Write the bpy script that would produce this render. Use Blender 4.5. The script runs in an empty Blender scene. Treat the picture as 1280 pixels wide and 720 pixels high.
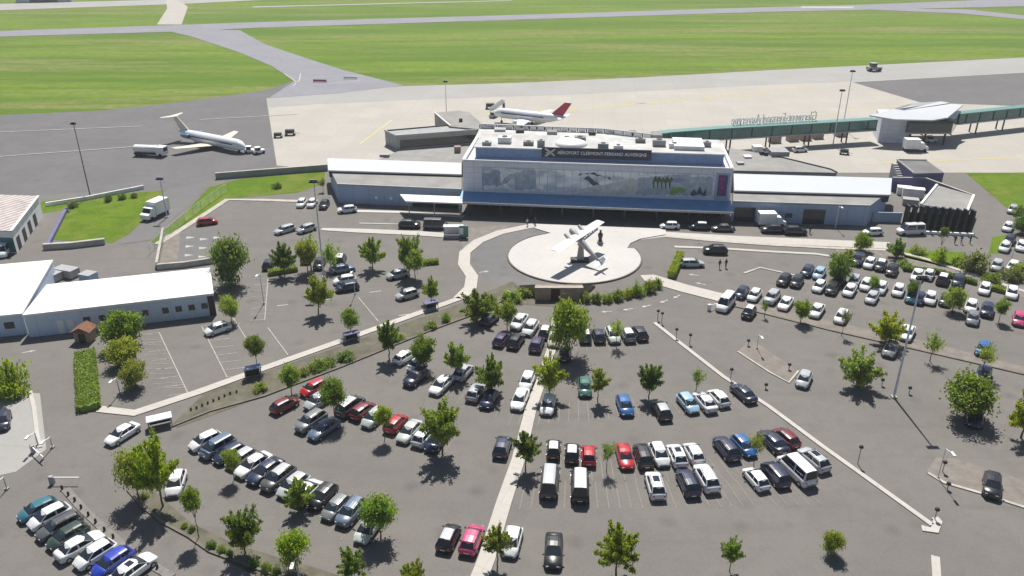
import bpy, math, random
from mathutils import Vector, Matrix, noise
random.seed(11)
R = math.radians
scene = bpy.context.scene
COL = scene.collection
# ------------------------------------------------------------------ camera survey
F, TILT, HC = 1010.0, R(25.1), 59.6
CT, ST = math.cos(TILT), math.sin(TILT)
def at(px, py, z=0.0):
    """ground survey: sight line of a photo point met with the level plane z (metres)"""
    u = (px - 640) / F; v = (360 - py) / F
    dx, dy, dz = u, CT + v * ST, -ST + v * CT
    k = (z - HC) / dz
    return Vector((dx * k, dy * k, z))
def pj(p):
    x, y, z = p[0], p[1], p[2] - HC
    fw = y * CT - z * ST
    return 640 + F * x / fw, 360 - F * (y * ST + z * CT) / fw, F / fw
def rise(bx, by, ty):
    """height of something standing at photo point (bx, by) whose top is at row ty"""
    b = at(bx, by); lo, hi = 0.0, 45.0
    for _ in range(40):
        m = (lo + hi) / 2
        if pj((b.x, b.y, m))[1] > ty: lo = m
        else: hi = m
    return lo
def P(z, *pts): return [at(x, y, z) for x, y in pts]
cam = bpy.data.cameras.new('camera'); co = bpy.data.objects.new('camera', cam); COL.objects.link(co)
co.location = (0, 0, HC); co.rotation_euler = (R(90) - TILT, 0, 0)
cam.sensor_width = 36; cam.lens = 36 * F / 1280; cam.clip_start = 0.5; cam.clip_end = 20000
scene.camera = co
# ------------------------------------------------------------------ light
SUN_EL = R(58)
w = bpy.data.worlds.new('World'); scene.world = w; w.use_nodes = True
nt = w.node_tree; bg = nt.nodes['Background']; sky = nt.nodes.new('ShaderNodeTexSky')
sky.sky_type = 'NISHITA'; sky.sun_disc = False; sky.sun_elevation = SUN_EL; sky.sun_rotation = 0.0
sky.air_density = 1.0; sky.dust_density = 1.2
nt.links.new(sky.outputs[0], bg.inputs[0]); bg.inputs[1].default_value = 0.058
sl = bpy.data.lights.new('sun', 'SUN'); sl.energy = 5.0; sl.angle = R(0.53); sl.color = (1.0, 0.955, 0.88)
so = bpy.data.objects.new('sun', sl); COL.objects.link(so); so.rotation_euler = (-(R(90) - SUN_EL), 0, 0); so.location = (0, 100, 200)
scene.view_settings.view_transform = 'Standard'; scene.view_settings.look = 'None'
scene.view_settings.exposure = 0.32; scene.view_settings.gamma = 1.0
# ------------------------------------------------------------------ materials
def mat_base(name, rough=0.8, spec=0.3, metal=0.0):
    m = bpy.data.materials.new(name); m.use_nodes = True
    b = m.node_tree.nodes['Principled BSDF']
    b.inputs['Roughness'].default_value = rough; b.inputs['Metallic'].default_value = metal
    b.inputs['Specular IOR Level'].default_value = spec
    return m, m.node_tree, b
def plain(name, c, rough=0.8, spec=0.3, metal=0.0, var=0.12, scale=1.2, coat=0):
    """colour with two scales of tonal variation in object space"""
    m, t, b = mat_base(name, rough, spec, metal)
    tc = t.nodes.new('ShaderNodeTexCoord'); n = t.nodes.new('ShaderNodeTexNoise')
    n.inputs['Scale'].default_value = scale; n.inputs['Detail'].default_value = 6; n.inputs['Roughness'].default_value = 0.65
    t.links.new(tc.outputs['Object'], n.inputs['Vector'])
    r = t.nodes.new('ShaderNodeValToRGB')
    r.color_ramp.elements[0].position = 0.3; r.color_ramp.elements[1].position = 0.7
    r.color_ramp.elements[0].color = (*[x * (1 - var) for x in c], 1); r.color_ramp.elements[1].color = (*[min(1, x * (1 + var)) for x in c], 1)
    t.links.new(n.outputs['Fac'], r.inputs['Fac']); t.links.new(r.outputs['Color'], b.inputs['Base Color'])
    if coat: b.inputs['Coat Weight'].default_value = coat; b.inputs['Coat Roughness'].default_value = 0.06
    return m
def mixrgb(t, fac, a, b, mode='MIX'):
    n = t.nodes.new('ShaderNodeMix'); n.data_type = 'RGBA'; n.blend_type = mode
    for k, v in ((0, fac), (6, a), (7, b)):
        if hasattr(v, 'node'): t.links.new(v, n.inputs[k])
        elif k == 0: n.inputs[0].default_value = v
        else: n.inputs[k].default_value = (*v, 1)
    return n.outputs[2]
def ntex(t, vec, scale, detail=5, rough=0.6):
    n = t.nodes.new('ShaderNodeTexNoise'); n.inputs['Scale'].default_value = scale
    n.inputs['Detail'].default_value = detail; n.inputs['Roughness'].default_value = rough
    t.links.new(vec, n.inputs['Vector']); return n.outputs['Fac']
def ramp(t, fac, a, b):
    r = t.nodes.new('ShaderNodeMapRange'); r.inputs[1].default_value = a; r.inputs[2].default_value = b
    t.links.new(fac, r.inputs[0]); return r.outputs[0]
def world_vec(t, rotz=0.0, sc=(1, 1, 1)):
    g = t.nodes.new('ShaderNodeNewGeometry'); mp = t.nodes.new('ShaderNodeMapping')
    mp.inputs['Rotation'].default_value = (0, 0, rotz); mp.inputs['Scale'].default_value = sc
    t.links.new(g.outputs['Position'], mp.inputs['Vector']); return mp.outputs['Vector']
def asphalt(name, c1, c2, stain=0.5):
    m, t, b = mat_base(name, 0.9, 0.25)
    v = world_vec(t)
    col = mixrgb(t, ramp(t, ntex(t, v, 0.06, 5), 0.40, 0.60), c1, c2)
    col = mixrgb(t, ramp(t, ntex(t, world_vec(t, 0.5, (0.12, 1, 1)), 0.35, 4), 0.55, 0.75), col, [x * 0.84 for x in c1])
    col = mixrgb(t, ramp(t, ntex(t, v, 0.35, 6, 0.7), 0.45, 0.8), col, [x * 0.8 for x in c1])
    col = mixrgb(t, ramp(t, ntex(t, v, 9, 3), 0.3, 0.9), col, [x * 1.25 for x in c2])
    # old oil stains and repair patches
    vo = t.nodes.new('ShaderNodeTexVoronoi'); vo.inputs['Scale'].default_value = 0.17; t.links.new(v, vo.inputs['Vector'])
    st = t.nodes.new('ShaderNodeMath'); st.operation = 'MULTIPLY'; st.inputs[1].default_value = stain
    t.links.new(ramp(t, vo.outputs['Distance'], 0.22, 0.05), st.inputs[0])
    col = mixrgb(t, st.outputs[0], col, [x * 0.55 for x in c1])
    cr = t.nodes.new('ShaderNodeTexVoronoi'); cr.feature = 'DISTANCE_TO_EDGE'; cr.inputs['Scale'].default_value = 0.11
    v2 = t.nodes.new('ShaderNodeVectorMath'); v2.operation = 'ADD'
    nn = t.nodes.new('ShaderNodeTexNoise'); nn.inputs['Scale'].default_value = 0.3; nn.inputs['Detail'].default_value = 4; t.links.new(v, nn.inputs['Vector'])
    vs = t.nodes.new('ShaderNodeVectorMath'); vs.operation = 'SCALE'; vs.inputs[3].default_value = 5.0
    t.links.new(nn.outputs['Color'], vs.inputs[0]); t.links.new(v, v2.inputs[0]); t.links.new(vs.outputs[0], v2.inputs[1])
    t.links.new(v2.outputs[0], cr.inputs['Vector'])
    ck = t.nodes.new('ShaderNodeMath'); ck.operation = 'MULTIPLY'; ck.inputs[1].default_value = 0.16
    t.links.new(ramp(t, cr.outputs['Distance'], 0.007, 0.001), ck.inputs[0])
    col = mixrgb(t, ck.outputs[0], col, [x * 0.5 for x in c1])
    t.links.new(col, b.inputs['Base Color'])
    bp = t.nodes.new('ShaderNodeBump'); bp.inputs['Strength'].default_value = 0.25; bp.inputs['Distance'].default_value = 0.02
    t.links.new(ntex(t, v, 14, 4), bp.inputs['Height']); t.links.new(bp.outputs[0], b.inputs['Normal'])
    return m
def concrete(name, c1, c2, sx=7.5, sy=7.5, joint=0.6, rot=0.1):
    m, t, b = mat_base(name, 0.85, 0.3)
    v = world_vec(t, rot)
    br = t.nodes.new('ShaderNodeTexBrick'); br.offset = 0
    br.inputs['Scale'].default_value = 1; br.inputs['Brick Width'].default_value = sx; br.inputs['Row Height'].default_value = sy
    br.inputs['Mortar Size'].default_value = 0.07; br.inputs['Bias'].default_value = 0
    br.inputs['Color1'].default_value = (*c1, 1); br.inputs['Color2'].default_value = (*c2, 1)
    br.inputs['Mortar'].default_value = (*[x * joint for x in c1], 1)
    t.links.new(v, br.inputs['Vector'])
    col = mixrgb(t, ramp(t, ntex(t, v, 0.06, 5), 0.4, 0.75), br.outputs['Color'], [x * 0.86 for x in c1])
    col = mixrgb(t, ramp(t, ntex(t, v, 1.3, 6, 0.7), 0.5, 0.85), col, [x * 0.8 for x in c2])
    t.links.new(col, b.inputs['Base Color']); return m
def grass_mat(name, a, b2, dry, rot=R(-14), stretch=9.0, sc=0.03):
    m, t, b = mat_base(name, 0.95, 0.15)
    v = world_vec(t, rot, (1 / stretch, 1, 1)); vi = world_vec(t)
    col = mixrgb(t, ramp(t, ntex(t, v, sc, 5), 0.42, 0.58), a, b2)
    col = mixrgb(t, ramp(t, ntex(t, v, sc * 1.4, 6, 0.72), 0.49, 0.60), col, dry)
    col = mixrgb(t, ramp(t, ntex(t, v, sc * 5, 5, 0.75), 0.48, 0.66), col, [x * 0.8 for x in a])
    col = mixrgb(t, ramp(t, ntex(t, vi, 0.25, 6, 0.75), 0.42, 0.8), col, [x * 0.72 for x in a])
    col = mixrgb(t, ramp(t, ntex(t, vi, 3.0, 4), 0.4, 0.9), col, [x * 1.3 for x in b2])
    t.links.new(col, b.inputs['Base Color'])
    bp = t.nodes.new('ShaderNodeBump'); bp.inputs['Strength'].default_value = 0.5; bp.inputs['Distance'].default_value = 0.1
    t.links.new(ntex(t, vi, 2.5, 6, 0.8), bp.inputs['Height']); t.links.new(bp.outputs[0], b.inputs['Normal'])
    return m
def striped(name, c1, c2, period, axis='x', rot=0.0, rough=0.6, dirt=0.25):
    """standing-seam or corrugated sheet: seams repeat along one local axis"""
    m, t, b = mat_base(name, rough, 0.4)
    tc = t.nodes.new('ShaderNodeTexCoord'); sp = t.nodes.new('ShaderNodeSeparateXYZ'); t.links.new(tc.outputs['Object'], sp.inputs[0])
    mu = t.nodes.new('ShaderNodeMath'); mu.operation = 'DIVIDE'; mu.inputs[1].default_value = period; t.links.new(sp.outputs['XYZ'.index(axis.upper())], mu.inputs[0])
    fr = t.nodes.new('ShaderNodeMath'); fr.operation = 'FRACT'; t.links.new(mu.outputs[0], fr.inputs[0])
    col = mixrgb(t, ramp(t, fr.outputs[0], 0.44, 0.56), c1, c2)
    col = mixrgb(t, ramp(t, ntex(t, tc.outputs['Object'], 0.5, 6, 0.7), 0.45, 0.8), col, [x * (1 - dirt) for x in c1])
    t.links.new(col, b.inputs['Base Color']); return m
def paint():
    m, t, b = mat_base('car_paint', 0.32, 0.5)
    oi = t.nodes.new('ShaderNodeObjectInfo'); tc = t.nodes.new('ShaderNodeTexCoord')
    n = ntex(t, tc.outputs['Object'], 3.0, 4)
    mu = mixrgb(t, ramp(t, n, 0.45, 0.8), oi.outputs['Color'], (0.30, 0.28, 0.25))
    fin = mixrgb(t, 0.13, oi.outputs['Color'], mu)
    t.links.new(fin, b.inputs['Base Color'])
    b.inputs['Coat Weight'].default_value = 0.7; b.inputs['Coat Roughness'].default_value = 0.08
    return m
def leafmat(name, var=0.42):
    m = bpy.data.materials.new(name); m.use_nodes = True; t = m.node_tree
    t.nodes.remove(t.nodes['Principled BSDF']); out = t.nodes['Material Output']
    oi = t.nodes.new('ShaderNodeObjectInfo'); g = t.nodes.new('ShaderNodeNewGeometry'); tc = t.nodes.new('ShaderNodeTexCoord')
    n = ntex(t, tc.outputs['Object'], 3.2, 3)
    c1 = mixrgb(t, 1.0, oi.outputs['Color'], (1 - var, 1 - var * 0.8, 1 - var), 'MULTIPLY')
    c2 = mixrgb(t, 1.0, oi.outputs['Color'], (1 + var * 1.1, 1 + var * 0.85, 1 + var * 0.3), 'MULTIPLY')
    c = mixrgb(t, g.outputs['Random Per Island'], c1, c2)
    c3 = mixrgb(t, 1.0, c, (1.45, 1.2, 0.7), 'MULTIPLY')
    c = mixrgb(t, ramp(t, n, 0.45, 0.68), c, c3)
    d = t.nodes.new('ShaderNodeBsdfDiffuse'); tr = t.nodes.new('ShaderNodeBsdfTranslucent'); mx = t.nodes.new('ShaderNodeMixShader')
    gl = t.nodes.new('ShaderNodeBsdfGlossy'); gl.inputs['Roughness'].default_value = 0.5; gl.inputs['Color'].default_value = (0.5, 0.55, 0.45, 1)
    m2 = t.nodes.new('ShaderNodeMixShader'); m2.inputs[0].default_value = 0.06
    ct = mixrgb(t, 1.0, c, (1.5, 1.5, 0.6), 'MULTIPLY')
    t.links.new(c, d.inputs[0]); t.links.new(ct, tr.inputs[0]); mx.inputs[0].default_value = 0.44
    t.links.new(d.outputs[0], mx.inputs[1]); t.links.new(tr.outputs[0], mx.inputs[2])
    t.links.new(mx.outputs[0], m2.inputs[1]); t.links.new(gl.outputs[0], m2.inputs[2]); t.links.new(m2.outputs[0], out.inputs[0])
    return m
def objcol(name, rough=0.7):
    m, t, b = mat_base(name, rough, 0.3)
    oi = t.nodes.new('ShaderNodeObjectInfo'); tc = t.nodes.new('ShaderNodeTexCoord')
    c = mixrgb(t, 1.0, oi.outputs['Color'], (0.8, 0.8, 0.8), 'MULTIPLY')
    t.links.new(mixrgb(t, ramp(t, ntex(t, tc.outputs['Object'], 2, 5), 0.3, 0.7), c, oi.outputs['Color']), b.inputs['Base Color']); return m
def panelled(name, c, sx, sz, rough=.6):
    m, t, b = mat_base(name, rough, .4); tc = t.nodes.new('ShaderNodeTexCoord'); sp = t.nodes.new('ShaderNodeSeparateXYZ'); t.links.new(tc.outputs['Object'], sp.inputs[0])
    cb = t.nodes.new('ShaderNodeCombineXYZ'); ad = t.nodes.new('ShaderNodeMath'); ad.operation = 'ADD'; t.links.new(sp.outputs[0], ad.inputs[0]); t.links.new(sp.outputs[1], ad.inputs[1])
    t.links.new(ad.outputs[0], cb.inputs[0]); t.links.new(sp.outputs[2], cb.inputs[1])
    br = t.nodes.new('ShaderNodeTexBrick'); br.offset = 0; br.inputs['Scale'].default_value = 1; br.inputs['Brick Width'].default_value = sx; br.inputs['Row Height'].default_value = sz; br.inputs['Mortar Size'].default_value = .035
    br.inputs['Color1'].default_value = (*c, 1); br.inputs['Color2'].default_value = (*[x * .93 for x in c], 1); br.inputs['Mortar'].default_value = (*[x * .6 for x in c], 1)
    t.links.new(cb.outputs[0], br.inputs['Vector'])
    t.links.new(mixrgb(t, ramp(t, ntex(t, tc.outputs['Object'], .5, 6, .7), .5, .85), br.outputs['Color'], [x * .8 for x in c]), b.inputs['Base Color']); return m
MT = dict(
    asphalt=asphalt('car_park_asphalt', (0.140, 0.133, 0.124), (0.164, 0.154, 0.143), 0.35),
    road=asphalt('road_asphalt', (0.135, 0.135, 0.137), (0.160, 0.159, 0.158), 0.3),
    tarmac=asphalt('apron_tarmac', (0.118, 0.117, 0.122), (0.142, 0.139, 0.142), 0.2),
    runway=asphalt('runway_tarmac', (0.20, 0.20, 0.23), (0.235, 0.235, 0.26), 0.1),
    apron=concrete('apron_concrete', (0.43, 0.405, 0.365), (0.395, 0.375, 0.34), joint=.8),
    shoulder=concrete('apron_shoulder', (0.35, 0.345, 0.33), (0.33, 0.325, 0.315), 15, 15, 0.8),
    pave=concrete('paving', (0.50, 0.475, 0.44), (0.475, 0.45, 0.415), 2.4, 2.4, 0.85, 0.4),
    plaza=concrete('plaza_paving', (0.53, 0.515, 0.495), (0.515, 0.50, 0.485), 3.0, 3.0, 0.92, 0.4),
    kerb=plain('kerb_stone', (0.42, 0.40, 0.36), 0.9, var=0.2, scale=0.8),
    darkkerb=plain('weathered_kerb', (0.16, 0.145, 0.125), 0.9, var=0.25, scale=0.8),
    bed=plain('planting_soil', (0.125, 0.118, 0.088), 0.95, var=0.3, scale=0.5),
    gravel=plain('dry_ground', (0.205, 0.185, 0.165), 0.95, var=0.22, scale=0.6),
    grass=grass_mat('airfield_grass', (0.066, 0.135, 0.008), (0.145, 0.220, 0.016), (0.21, 0.195, 0.085)),
    lawn=grass_mat('lawn_grass', (0.080, 0.150, 0.008), (0.110, 0.175, 0.010), (0.15, 0.165, 0.03), 0, 1.0, 0.05),
    line=plain('worn_white_paint', (0.42, 0.41, 0.385), 0.8, var=0.3, scale=1.6),
    white=plain('white_paint', (0.80, 0.80, 0.79), 0.5, 0.4, var=0.05),
    roofwhite=striped('white_roof_membrane', (0.80, 0.80, 0.80), (0.73, 0.735, 0.74), 2.4, 'x', rough=.7, dirt=0.14),
    sheet=striped('pale_metal_roof', (0.52, 0.545, 0.575), (0.47, 0.495, 0.525), 0.6, 'x', dirt=0.12),
    roofgrey=plain('grey_roof_felt', (0.27, 0.265, 0.255), 0.9, var=0.16, scale=0.25),
    roofdark=plain('dark_roof_felt', (0.16, 0.16, 0.16), 0.9, var=0.2, scale=0.25),
    clad=panelled('blue_grey_cladding', (0.32, 0.42, 0.58), 3.0, 5.0),
    clad2=panelled('lilac_grey_cladding', (0.66, 0.685, 0.76), 2.4, 1.2),
    blue=plain('blue_canopy', (0.12, 0.29, 0.50), 0.45, 0.5, var=0.15, scale=0.5),
    navy=plain('navy_metal', (0.03, 0.05, 0.11), 0.4, 0.5),
    glass=plain('dark_glass', (0.022, 0.031, 0.043), 0.06, 0.6, var=0.3, scale=0.4),
    gglass=plain('green_glass', (0.03, 0.14, 0.13), 0.1, 0.6, var=0.35, scale=0.3),
    greensteel=plain('green_steel', (0.10, 0.24, 0.22), 0.5, 0.5),
    steel=plain('grey_steel', (0.34, 0.35, 0.36), 0.5, 0.5, var=0.15),
    dark=plain('dark_metal', (0.035, 0.037, 0.04), 0.6, 0.4),
    black=plain('rubber', (0.02, 0.02, 0.02), 0.85),
    rim=plain('alloy', (0.45, 0.46, 0.47), 0.3, 0.5, 0.6),
    lampglass=plain('lamp_lens', (0.75, 0.77, 0.78), 0.1, 0.6),
    redlens=plain('red_lens', (0.42, 0.012, 0.012), 0.2, 0.5),
    plate=plain('plate', (0.75, 0.74, 0.66), 0.5),
    brown=plain('brown_wall', (0.33, 0.25, 0.20), 0.9, var=0.2, scale=0.8),
    stone=plain('pale_stone_wall', (0.40, 0.38, 0.34), 0.9, var=0.2, scale=0.5),
    concretewall=plain('concrete_wall', (0.33, 0.34, 0.34), 0.85, var=0.15, scale=0.5),
    purple=plain('slate_blue_wall', (0.14, 0.14, 0.26), 0.7, var=0.15),
    palewall=panelled('pale_blue_cladding', (0.56, 0.66, 0.80), 4.0, 6.0),
    fin=plain('dark_green_fins', (0.025, 0.035, 0.04), 0.6),
    yellow=plain('yellow_paint', (0.62, 0.52, 0.10), 0.6),
    magenta=plain('magenta_print', (0.36, 0.03, 0.16), 0.6),
    redpaint=plain('red_livery', (0.45, 0.03, 0.09), 0.35, 0.5),
    planewhite=plain('aircraft_white', (0.78, 0.80, 0.83), 0.3, 0.5, var=0.04),
    planecream=plain('aircraft_cream', (0.70, 0.66, 0.54), 0.35, 0.5, var=0.05),
    planeblue=plain('aircraft_blue', (0.10, 0.20, 0.33), 0.35, 0.5),
    paint=paint(), leaf=leafmat('leaves'), cloth=objcol('painted_object'),
    bark=plain('bark', (0.16, 0.125, 0.095), 0.95, var=0.3, scale=4),
    skin=plain('skin', (0.45, 0.29, 0.21), 0.6),
    rust=striped('ribbed_rusty_roof', (0.34, 0.27, 0.255), (0.56, 0.53, 0.515), 1.35, 'x', dirt=0.3),
)
# ------------------------------------------------------------------ mesh builder
class M:
    def __init__(s): s.v = []; s.f = []; s.mi = []; s.cur = 0; s.sm = []; s.smooth = False
    def add(s, vs, fs):
        o = len(s.v); s.v += [tuple(v) for v in vs]
        for f in fs: s.f.append([i + o for i in f]); s.mi.append(s.cur); s.sm.append(s.smooth)
        return s
    def box(s, x0, x1, y0, y1, z0, z1, rz=0, c=(0, 0)):
        vs = [(x, y, z) for z in (z0, z1) for x, y in ((x0, y0), (x1, y0), (x1, y1), (x0, y1))]
        if rz:
            a, b = math.cos(rz), math.sin(rz); vs = [(c[0] + x * a - y * b, c[1] + x * b + y * a, z) for x, y, z in vs]
        elif c != (0, 0): vs = [(x + c[0], y + c[1], z) for x, y, z in vs]
        return s.add(vs, [(3, 2, 1, 0), (4, 5, 6, 7), (0, 1, 5, 4), (1, 2, 6, 5), (2, 3, 7, 6), (3, 0, 4, 7)])
    def prism(s, pts, z0, z1):
        """vertical prism; z0/z1 numbers or per-point lists"""
        n = len(pts); a = sum(pts[i][0] * pts[(i + 1) % n][1] - pts[(i + 1) % n][0] * pts[i][1] for i in range(n))
        z0 = list(z0) if hasattr(z0, '__len__') else [z0] * n; z1 = list(z1) if hasattr(z1, '__len__') else [z1] * n
        if a < 0: pts = pts[::-1]; z0 = z0[::-1]; z1 = z1[::-1]
        vs = [(p[0], p[1], z) for p, z in zip(pts, z0)] + [(p[0], p[1], z) for p, z in zip(pts, z1)]
        return s.add(vs, [list(range(n))[::-1], list(range(n, 2 * n))] + [(i, (i + 1) % n, n + (i + 1) % n, n + i) for i in range(n)])
    def poly(s, pts, z):
        n = len(pts); a = sum(pts[i][0] * pts[(i + 1) % n][1] - pts[(i + 1) % n][0] * pts[i][1] for i in range(n))
        if a < 0: pts = pts[::-1]
        return s.add([(p[0], p[1], z) for p in pts], [list(range(n))])
    def tube(s, p0, p1, r0, r1=None, n=8):
        r1 = r0 if r1 is None else r1
        p0, p1 = Vector(p0), Vector(p1); d = (p1 - p0).normalized()
        u = d.orthogonal().normalized(); w_ = d.cross(u)
        vs = []
        for p, r in ((p0, r0), (p1, r1)):
            for i in range(n):
                a = 2 * math.pi * i / n; vs.append(p + u * (r * math.cos(a)) + w_ * (r * math.sin(a)))
        return s.add(vs, [list(range(n))[::-1], list(range(n, 2 * n))] + [(i, (i + 1) % n, n + (i + 1) % n, n + i) for i in range(n)])
    def rings(s, rs, cap=True):
        """loft through rings of equal length (lists of points)"""
        n = len(rs[0]); vs = [p for r in rs for p in r]; fs = []
        for k in range(len(rs) - 1):
            for i in range(n): fs.append((k * n + i, k * n + (i + 1) % n, (k + 1) * n + (i + 1) % n, (k + 1) * n + i))
        if cap: fs += [list(range(n))[::-1], list(range((len(rs) - 1) * n, len(rs) * n))]
        return s.add(vs, fs)
    def lathe(s, c, prof, n=12):
        return s.rings([[(c[0] + r * math.cos(2 * math.pi * i / n), c[1] + r * math.sin(2 * math.pi * i / n), c[2] + z) for i in range(n)] for r, z in prof])
    def slab(s, q, th):
        """thin slab from a quad (outer face q, thickness inward)"""
        q = [Vector(p) for p in q]; nrm = (q[1] - q[0]).cross(q[3] - q[0]).normalized()
        b = [p - nrm * th for p in q]
        return s.add(q + b, [(0, 1, 2, 3), (7, 6, 5, 4), (0, 4, 5, 1), (1, 5, 6, 2), (2, 6, 7, 3), (3, 7, 4, 0)])
    def strip(s, pts, wd, z0, z1):
        """a band of width wd swept along a ground polyline"""
        pts = [Vector((p[0], p[1])) for p in pts]; L = []; Rr = []
        for i, p in enumerate(pts):
            a = pts[max(i - 1, 0)]; b = pts[min(i + 1, len(pts) - 1)]
            d = (b - a).normalized(); nn = Vector((-d.y, d.x)); wv = wd[i] if hasattr(wd, '__len__') else wd
            L.append(p + nn * wv / 2); Rr.append(p - nn * wv / 2)
        rs = [[(a.x, a.y, z0), (b.x, b.y, z0), (b.x, b.y, z1), (a.x, a.y, z1)] for a, b in zip(L, Rr)]
        return s.rings(rs)
    def mesh(s, name, mats):
        me = bpy.data.meshes.new(name); me.from_pydata(s.v, [], s.f); 
        for m in (mats if isinstance(mats, (list, tuple)) else [mats]): me.materials.append(m)
        me.polygons.foreach_set('material_index', s.mi); me.polygons.foreach_set('use_smooth', s.sm); me.update(); return me
    def build(s, name, mats, parent=None, **kw):
        mats = [MT[m] if isinstance(m, str) else m for m in (mats if isinstance(mats, (list, tuple)) else [mats])]
        return link(name, s.mesh(name, mats), parent, **kw)
def link(name, me, parent=None, loc=None, rz=None, color=None, label=None, cat=None, group=None, kind=None, scale=None):
    o = bpy.data.objects.new(name, me); COL.objects.link(o)
    if parent: o.parent = parent
    if loc is not None: o.location = loc
    if rz is not None: o.rotation_euler = (0, 0, rz)
    if scale is not None: o.scale = scale
    if color is not None: o.color = (*color[:3], 1)
    if label: o['label'] = label
    if cat: o['category'] = cat
    if group: o['group'] = group
    if kind: o['kind'] = kind
    return o
def thing(name, label, cat, loc=(0, 0, 0), rz=0.0, group=None):
    return link(name, None, None, loc, rz, label=label, cat=cat, group=group)
def ground(name, mat, z, *polys, kind='structure'):
    m = M()
    for p in polys: m.poly(p, z)
    return m.build(name, mat, kind=kind)
def text_mesh(m, body, size, origin, ux, uz, depth=0.06, width=None):
    """extruded lettering from the built-in font, placed in the plane spanned by ux (reading direction) and uz (up)"""
    cu = bpy.data.curves.new('lettering', 'FONT'); cu.body = body; cu.size = size; cu.extrude = depth / 2; cu.resolution_u = 2
    o = bpy.data.objects.new('lettering', cu); COL.objects.link(o)
    dg = bpy.context.evaluated_depsgraph_get(); ev = o.evaluated_get(dg); me = ev.to_mesh()
    xs = [v.co.x for v in me.vertices]; k = (width / (max(xs) - min(xs))) if width else 1; x0 = min(xs)
    ux, uz, og = Vector(ux), Vector(uz), Vector(origin); nn = ux.cross(uz)
    vs = [og + ux * ((v.co.x - x0) * k) + uz * v.co.y + nn * v.co.z for v in me.vertices]
    fs = [list(p.vertices) for p in me.polygons]
    ev.to_mesh_clear(); bpy.data.objects.remove(o); bpy.data.curves.remove(cu)
    m.add(vs, fs)
ORD = 'first second third fourth fifth sixth seventh eighth ninth tenth eleventh twelfth thirteenth fourteenth fifteenth sixteenth seventeenth eighteenth nineteenth twentieth twenty-first twenty-second'.split()
# ------------------------------------------------------------------ ground
g = M(); g.poly([(-6000, -600), (6000, -600), (6000, 9000), (-6000, 9000)], 0); g.build('ground', 'grass', kind='structure')
ground('tarmac_apron', 'tarmac', 0.02, P(0, (-600, 196), (0, 144), (130, 138), (240, 126), (335, 112), (372, 99), (440, 108), (440, 215), (205, 238), (0, 247), (-600, 300)))
ground('car_park', 'asphalt', 0.03, [(-260, -60), (260, -60), (260, 120)] + P(0, (1600, 300), (1290, 268), (1262, 262), (1210, 217), (1150, 214), (900, 205), (420, 205), (345, 208), (205, 238), (0, 246)) + [(-260, 178)])
ground('concrete_apron', 'apron', 0.04, P(0, (333, 123), (400, 116), (500, 108), (640, 104), (800, 97), (960, 88), (1280, 72), (1800, 46), (1800, 230), (1280, 216), (1120, 216), (900, 216), (420, 214), (346, 207)))
ground('apron_shoulder', 'shoulder', 0.06, P(0, (333, 123), (400, 116), (500, 108), (640, 104), (800, 97), (960, 88), (1280, 72), (1800, 46), (1800, 62), (1280, 90), (1066, 102), (960, 106), (700, 119), (560, 123), (400, 130), (336, 134)))
ground('dark_stand', 'tarmac', 0.08, P(0, (1066, 103), (1280, 91), (1800, 64), (1800, 110), (1280, 133), (1150, 128)))
ground('taxiway', 'runway', 0.10, P(0, (368, 101), (340, 83), (300, 66), (240, 46), (210, 39), (210, 35), (300, 38), (330, 55), (380, 72), (430, 88), (505, 107), (420, 117), (336, 123), (372, 99)))
ground('runway', 'runway', 0.12, P(0, (-500, 55), (0, 46), (215, 40), (320, 35), (640, 25), (960, 15), (1080, 12.5), (1280, 8), (1800, 0), (1800, -9), (1280, -2), (1040, 7.5), (960, 9), (640, 19), (320, 28), (0, 39), (-500, 48)))
ground('runway_exit', 'runway', 0.14, P(0, (1075, 10), (1210, 12), (1280, 19.5), (1500, 36), (1500, 42), (1280, 24.5), (1200, 17), (1090, 12.5)))
ground('far_taxiway', 'shoulder', 0.12, P(0, (-300, 22), (0, 13), (230, 5), (330, 0), (500, -5), (500, -9), (230, -1), (0, 5), (-300, 13)))
ground('pale_link', 'apron', 0.14, P(0, (196, 31), (227, 31), (235, 9), (226, 2), (207, -3), (209, 11)))
ground('far_verge_line', 'shoulder', 0.14, P(0, (316, 9.7), (600, 2.4), (640, 1), (640, 0.2), (600, 1.4), (316, 8.3)))
ground('runway_threshold', 'line', 0.16, P(0, (1000, 10), (1066, 10.5), (1068, 8.5), (1002, 8.2)))
m = M()
for a, b in (((0, 196), (205, 181)), ((-60, 168), (180, 158)), ((250, 150), (372, 143)), ((410, 105), (450, 101)), ((355, 92), (372, 104)), ((376, 92), (374, 101)), ((374, 101), (366, 108))):
    m.strip(P(0, a, b), 0.5, 0.122, 0.126)
m.build('apron_marking', 'line', kind='structure')
m = M()
for a, b in (((520, 150), (960, 118)), ((700, 140), (1010, 108)), ((960, 150), (1300, 112)), ((1080, 205), (1300, 196)), ((450, 180), (490, 150))):
    m.strip(P(0, a, b), 0.35, 0.062, 0.066)
m.build('stand_marking', 'yellow', kind='structure')
ground('lawn', 'lawn', 0.06, P(0, (65, 300), (82, 262), (48, 268), (52, 252), (112, 246), (206, 238), (196, 258), (162, 292), (140, 304)),
       P(0, (188, 302), (225, 272), (262, 234), (300, 224), (406, 214), (406, 229), (372, 241), (290, 248), (240, 278), (203, 307)),
       P(0, (1208, 217), (1500, 212), (1500, 290), (1262, 263)),
       P(0, (1236, 317), (1240, 297), (1262, 293), (1252, 317)),
       P(0, (1133, 312), (1205, 316), (1212, 333), (1180, 334), (1130, 322)))
ground('service_road', 'road', 0.07, P(0, (206, 238), (262, 231), (230, 262), (190, 300), (150, 306), (170, 290), (198, 258)))
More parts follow.
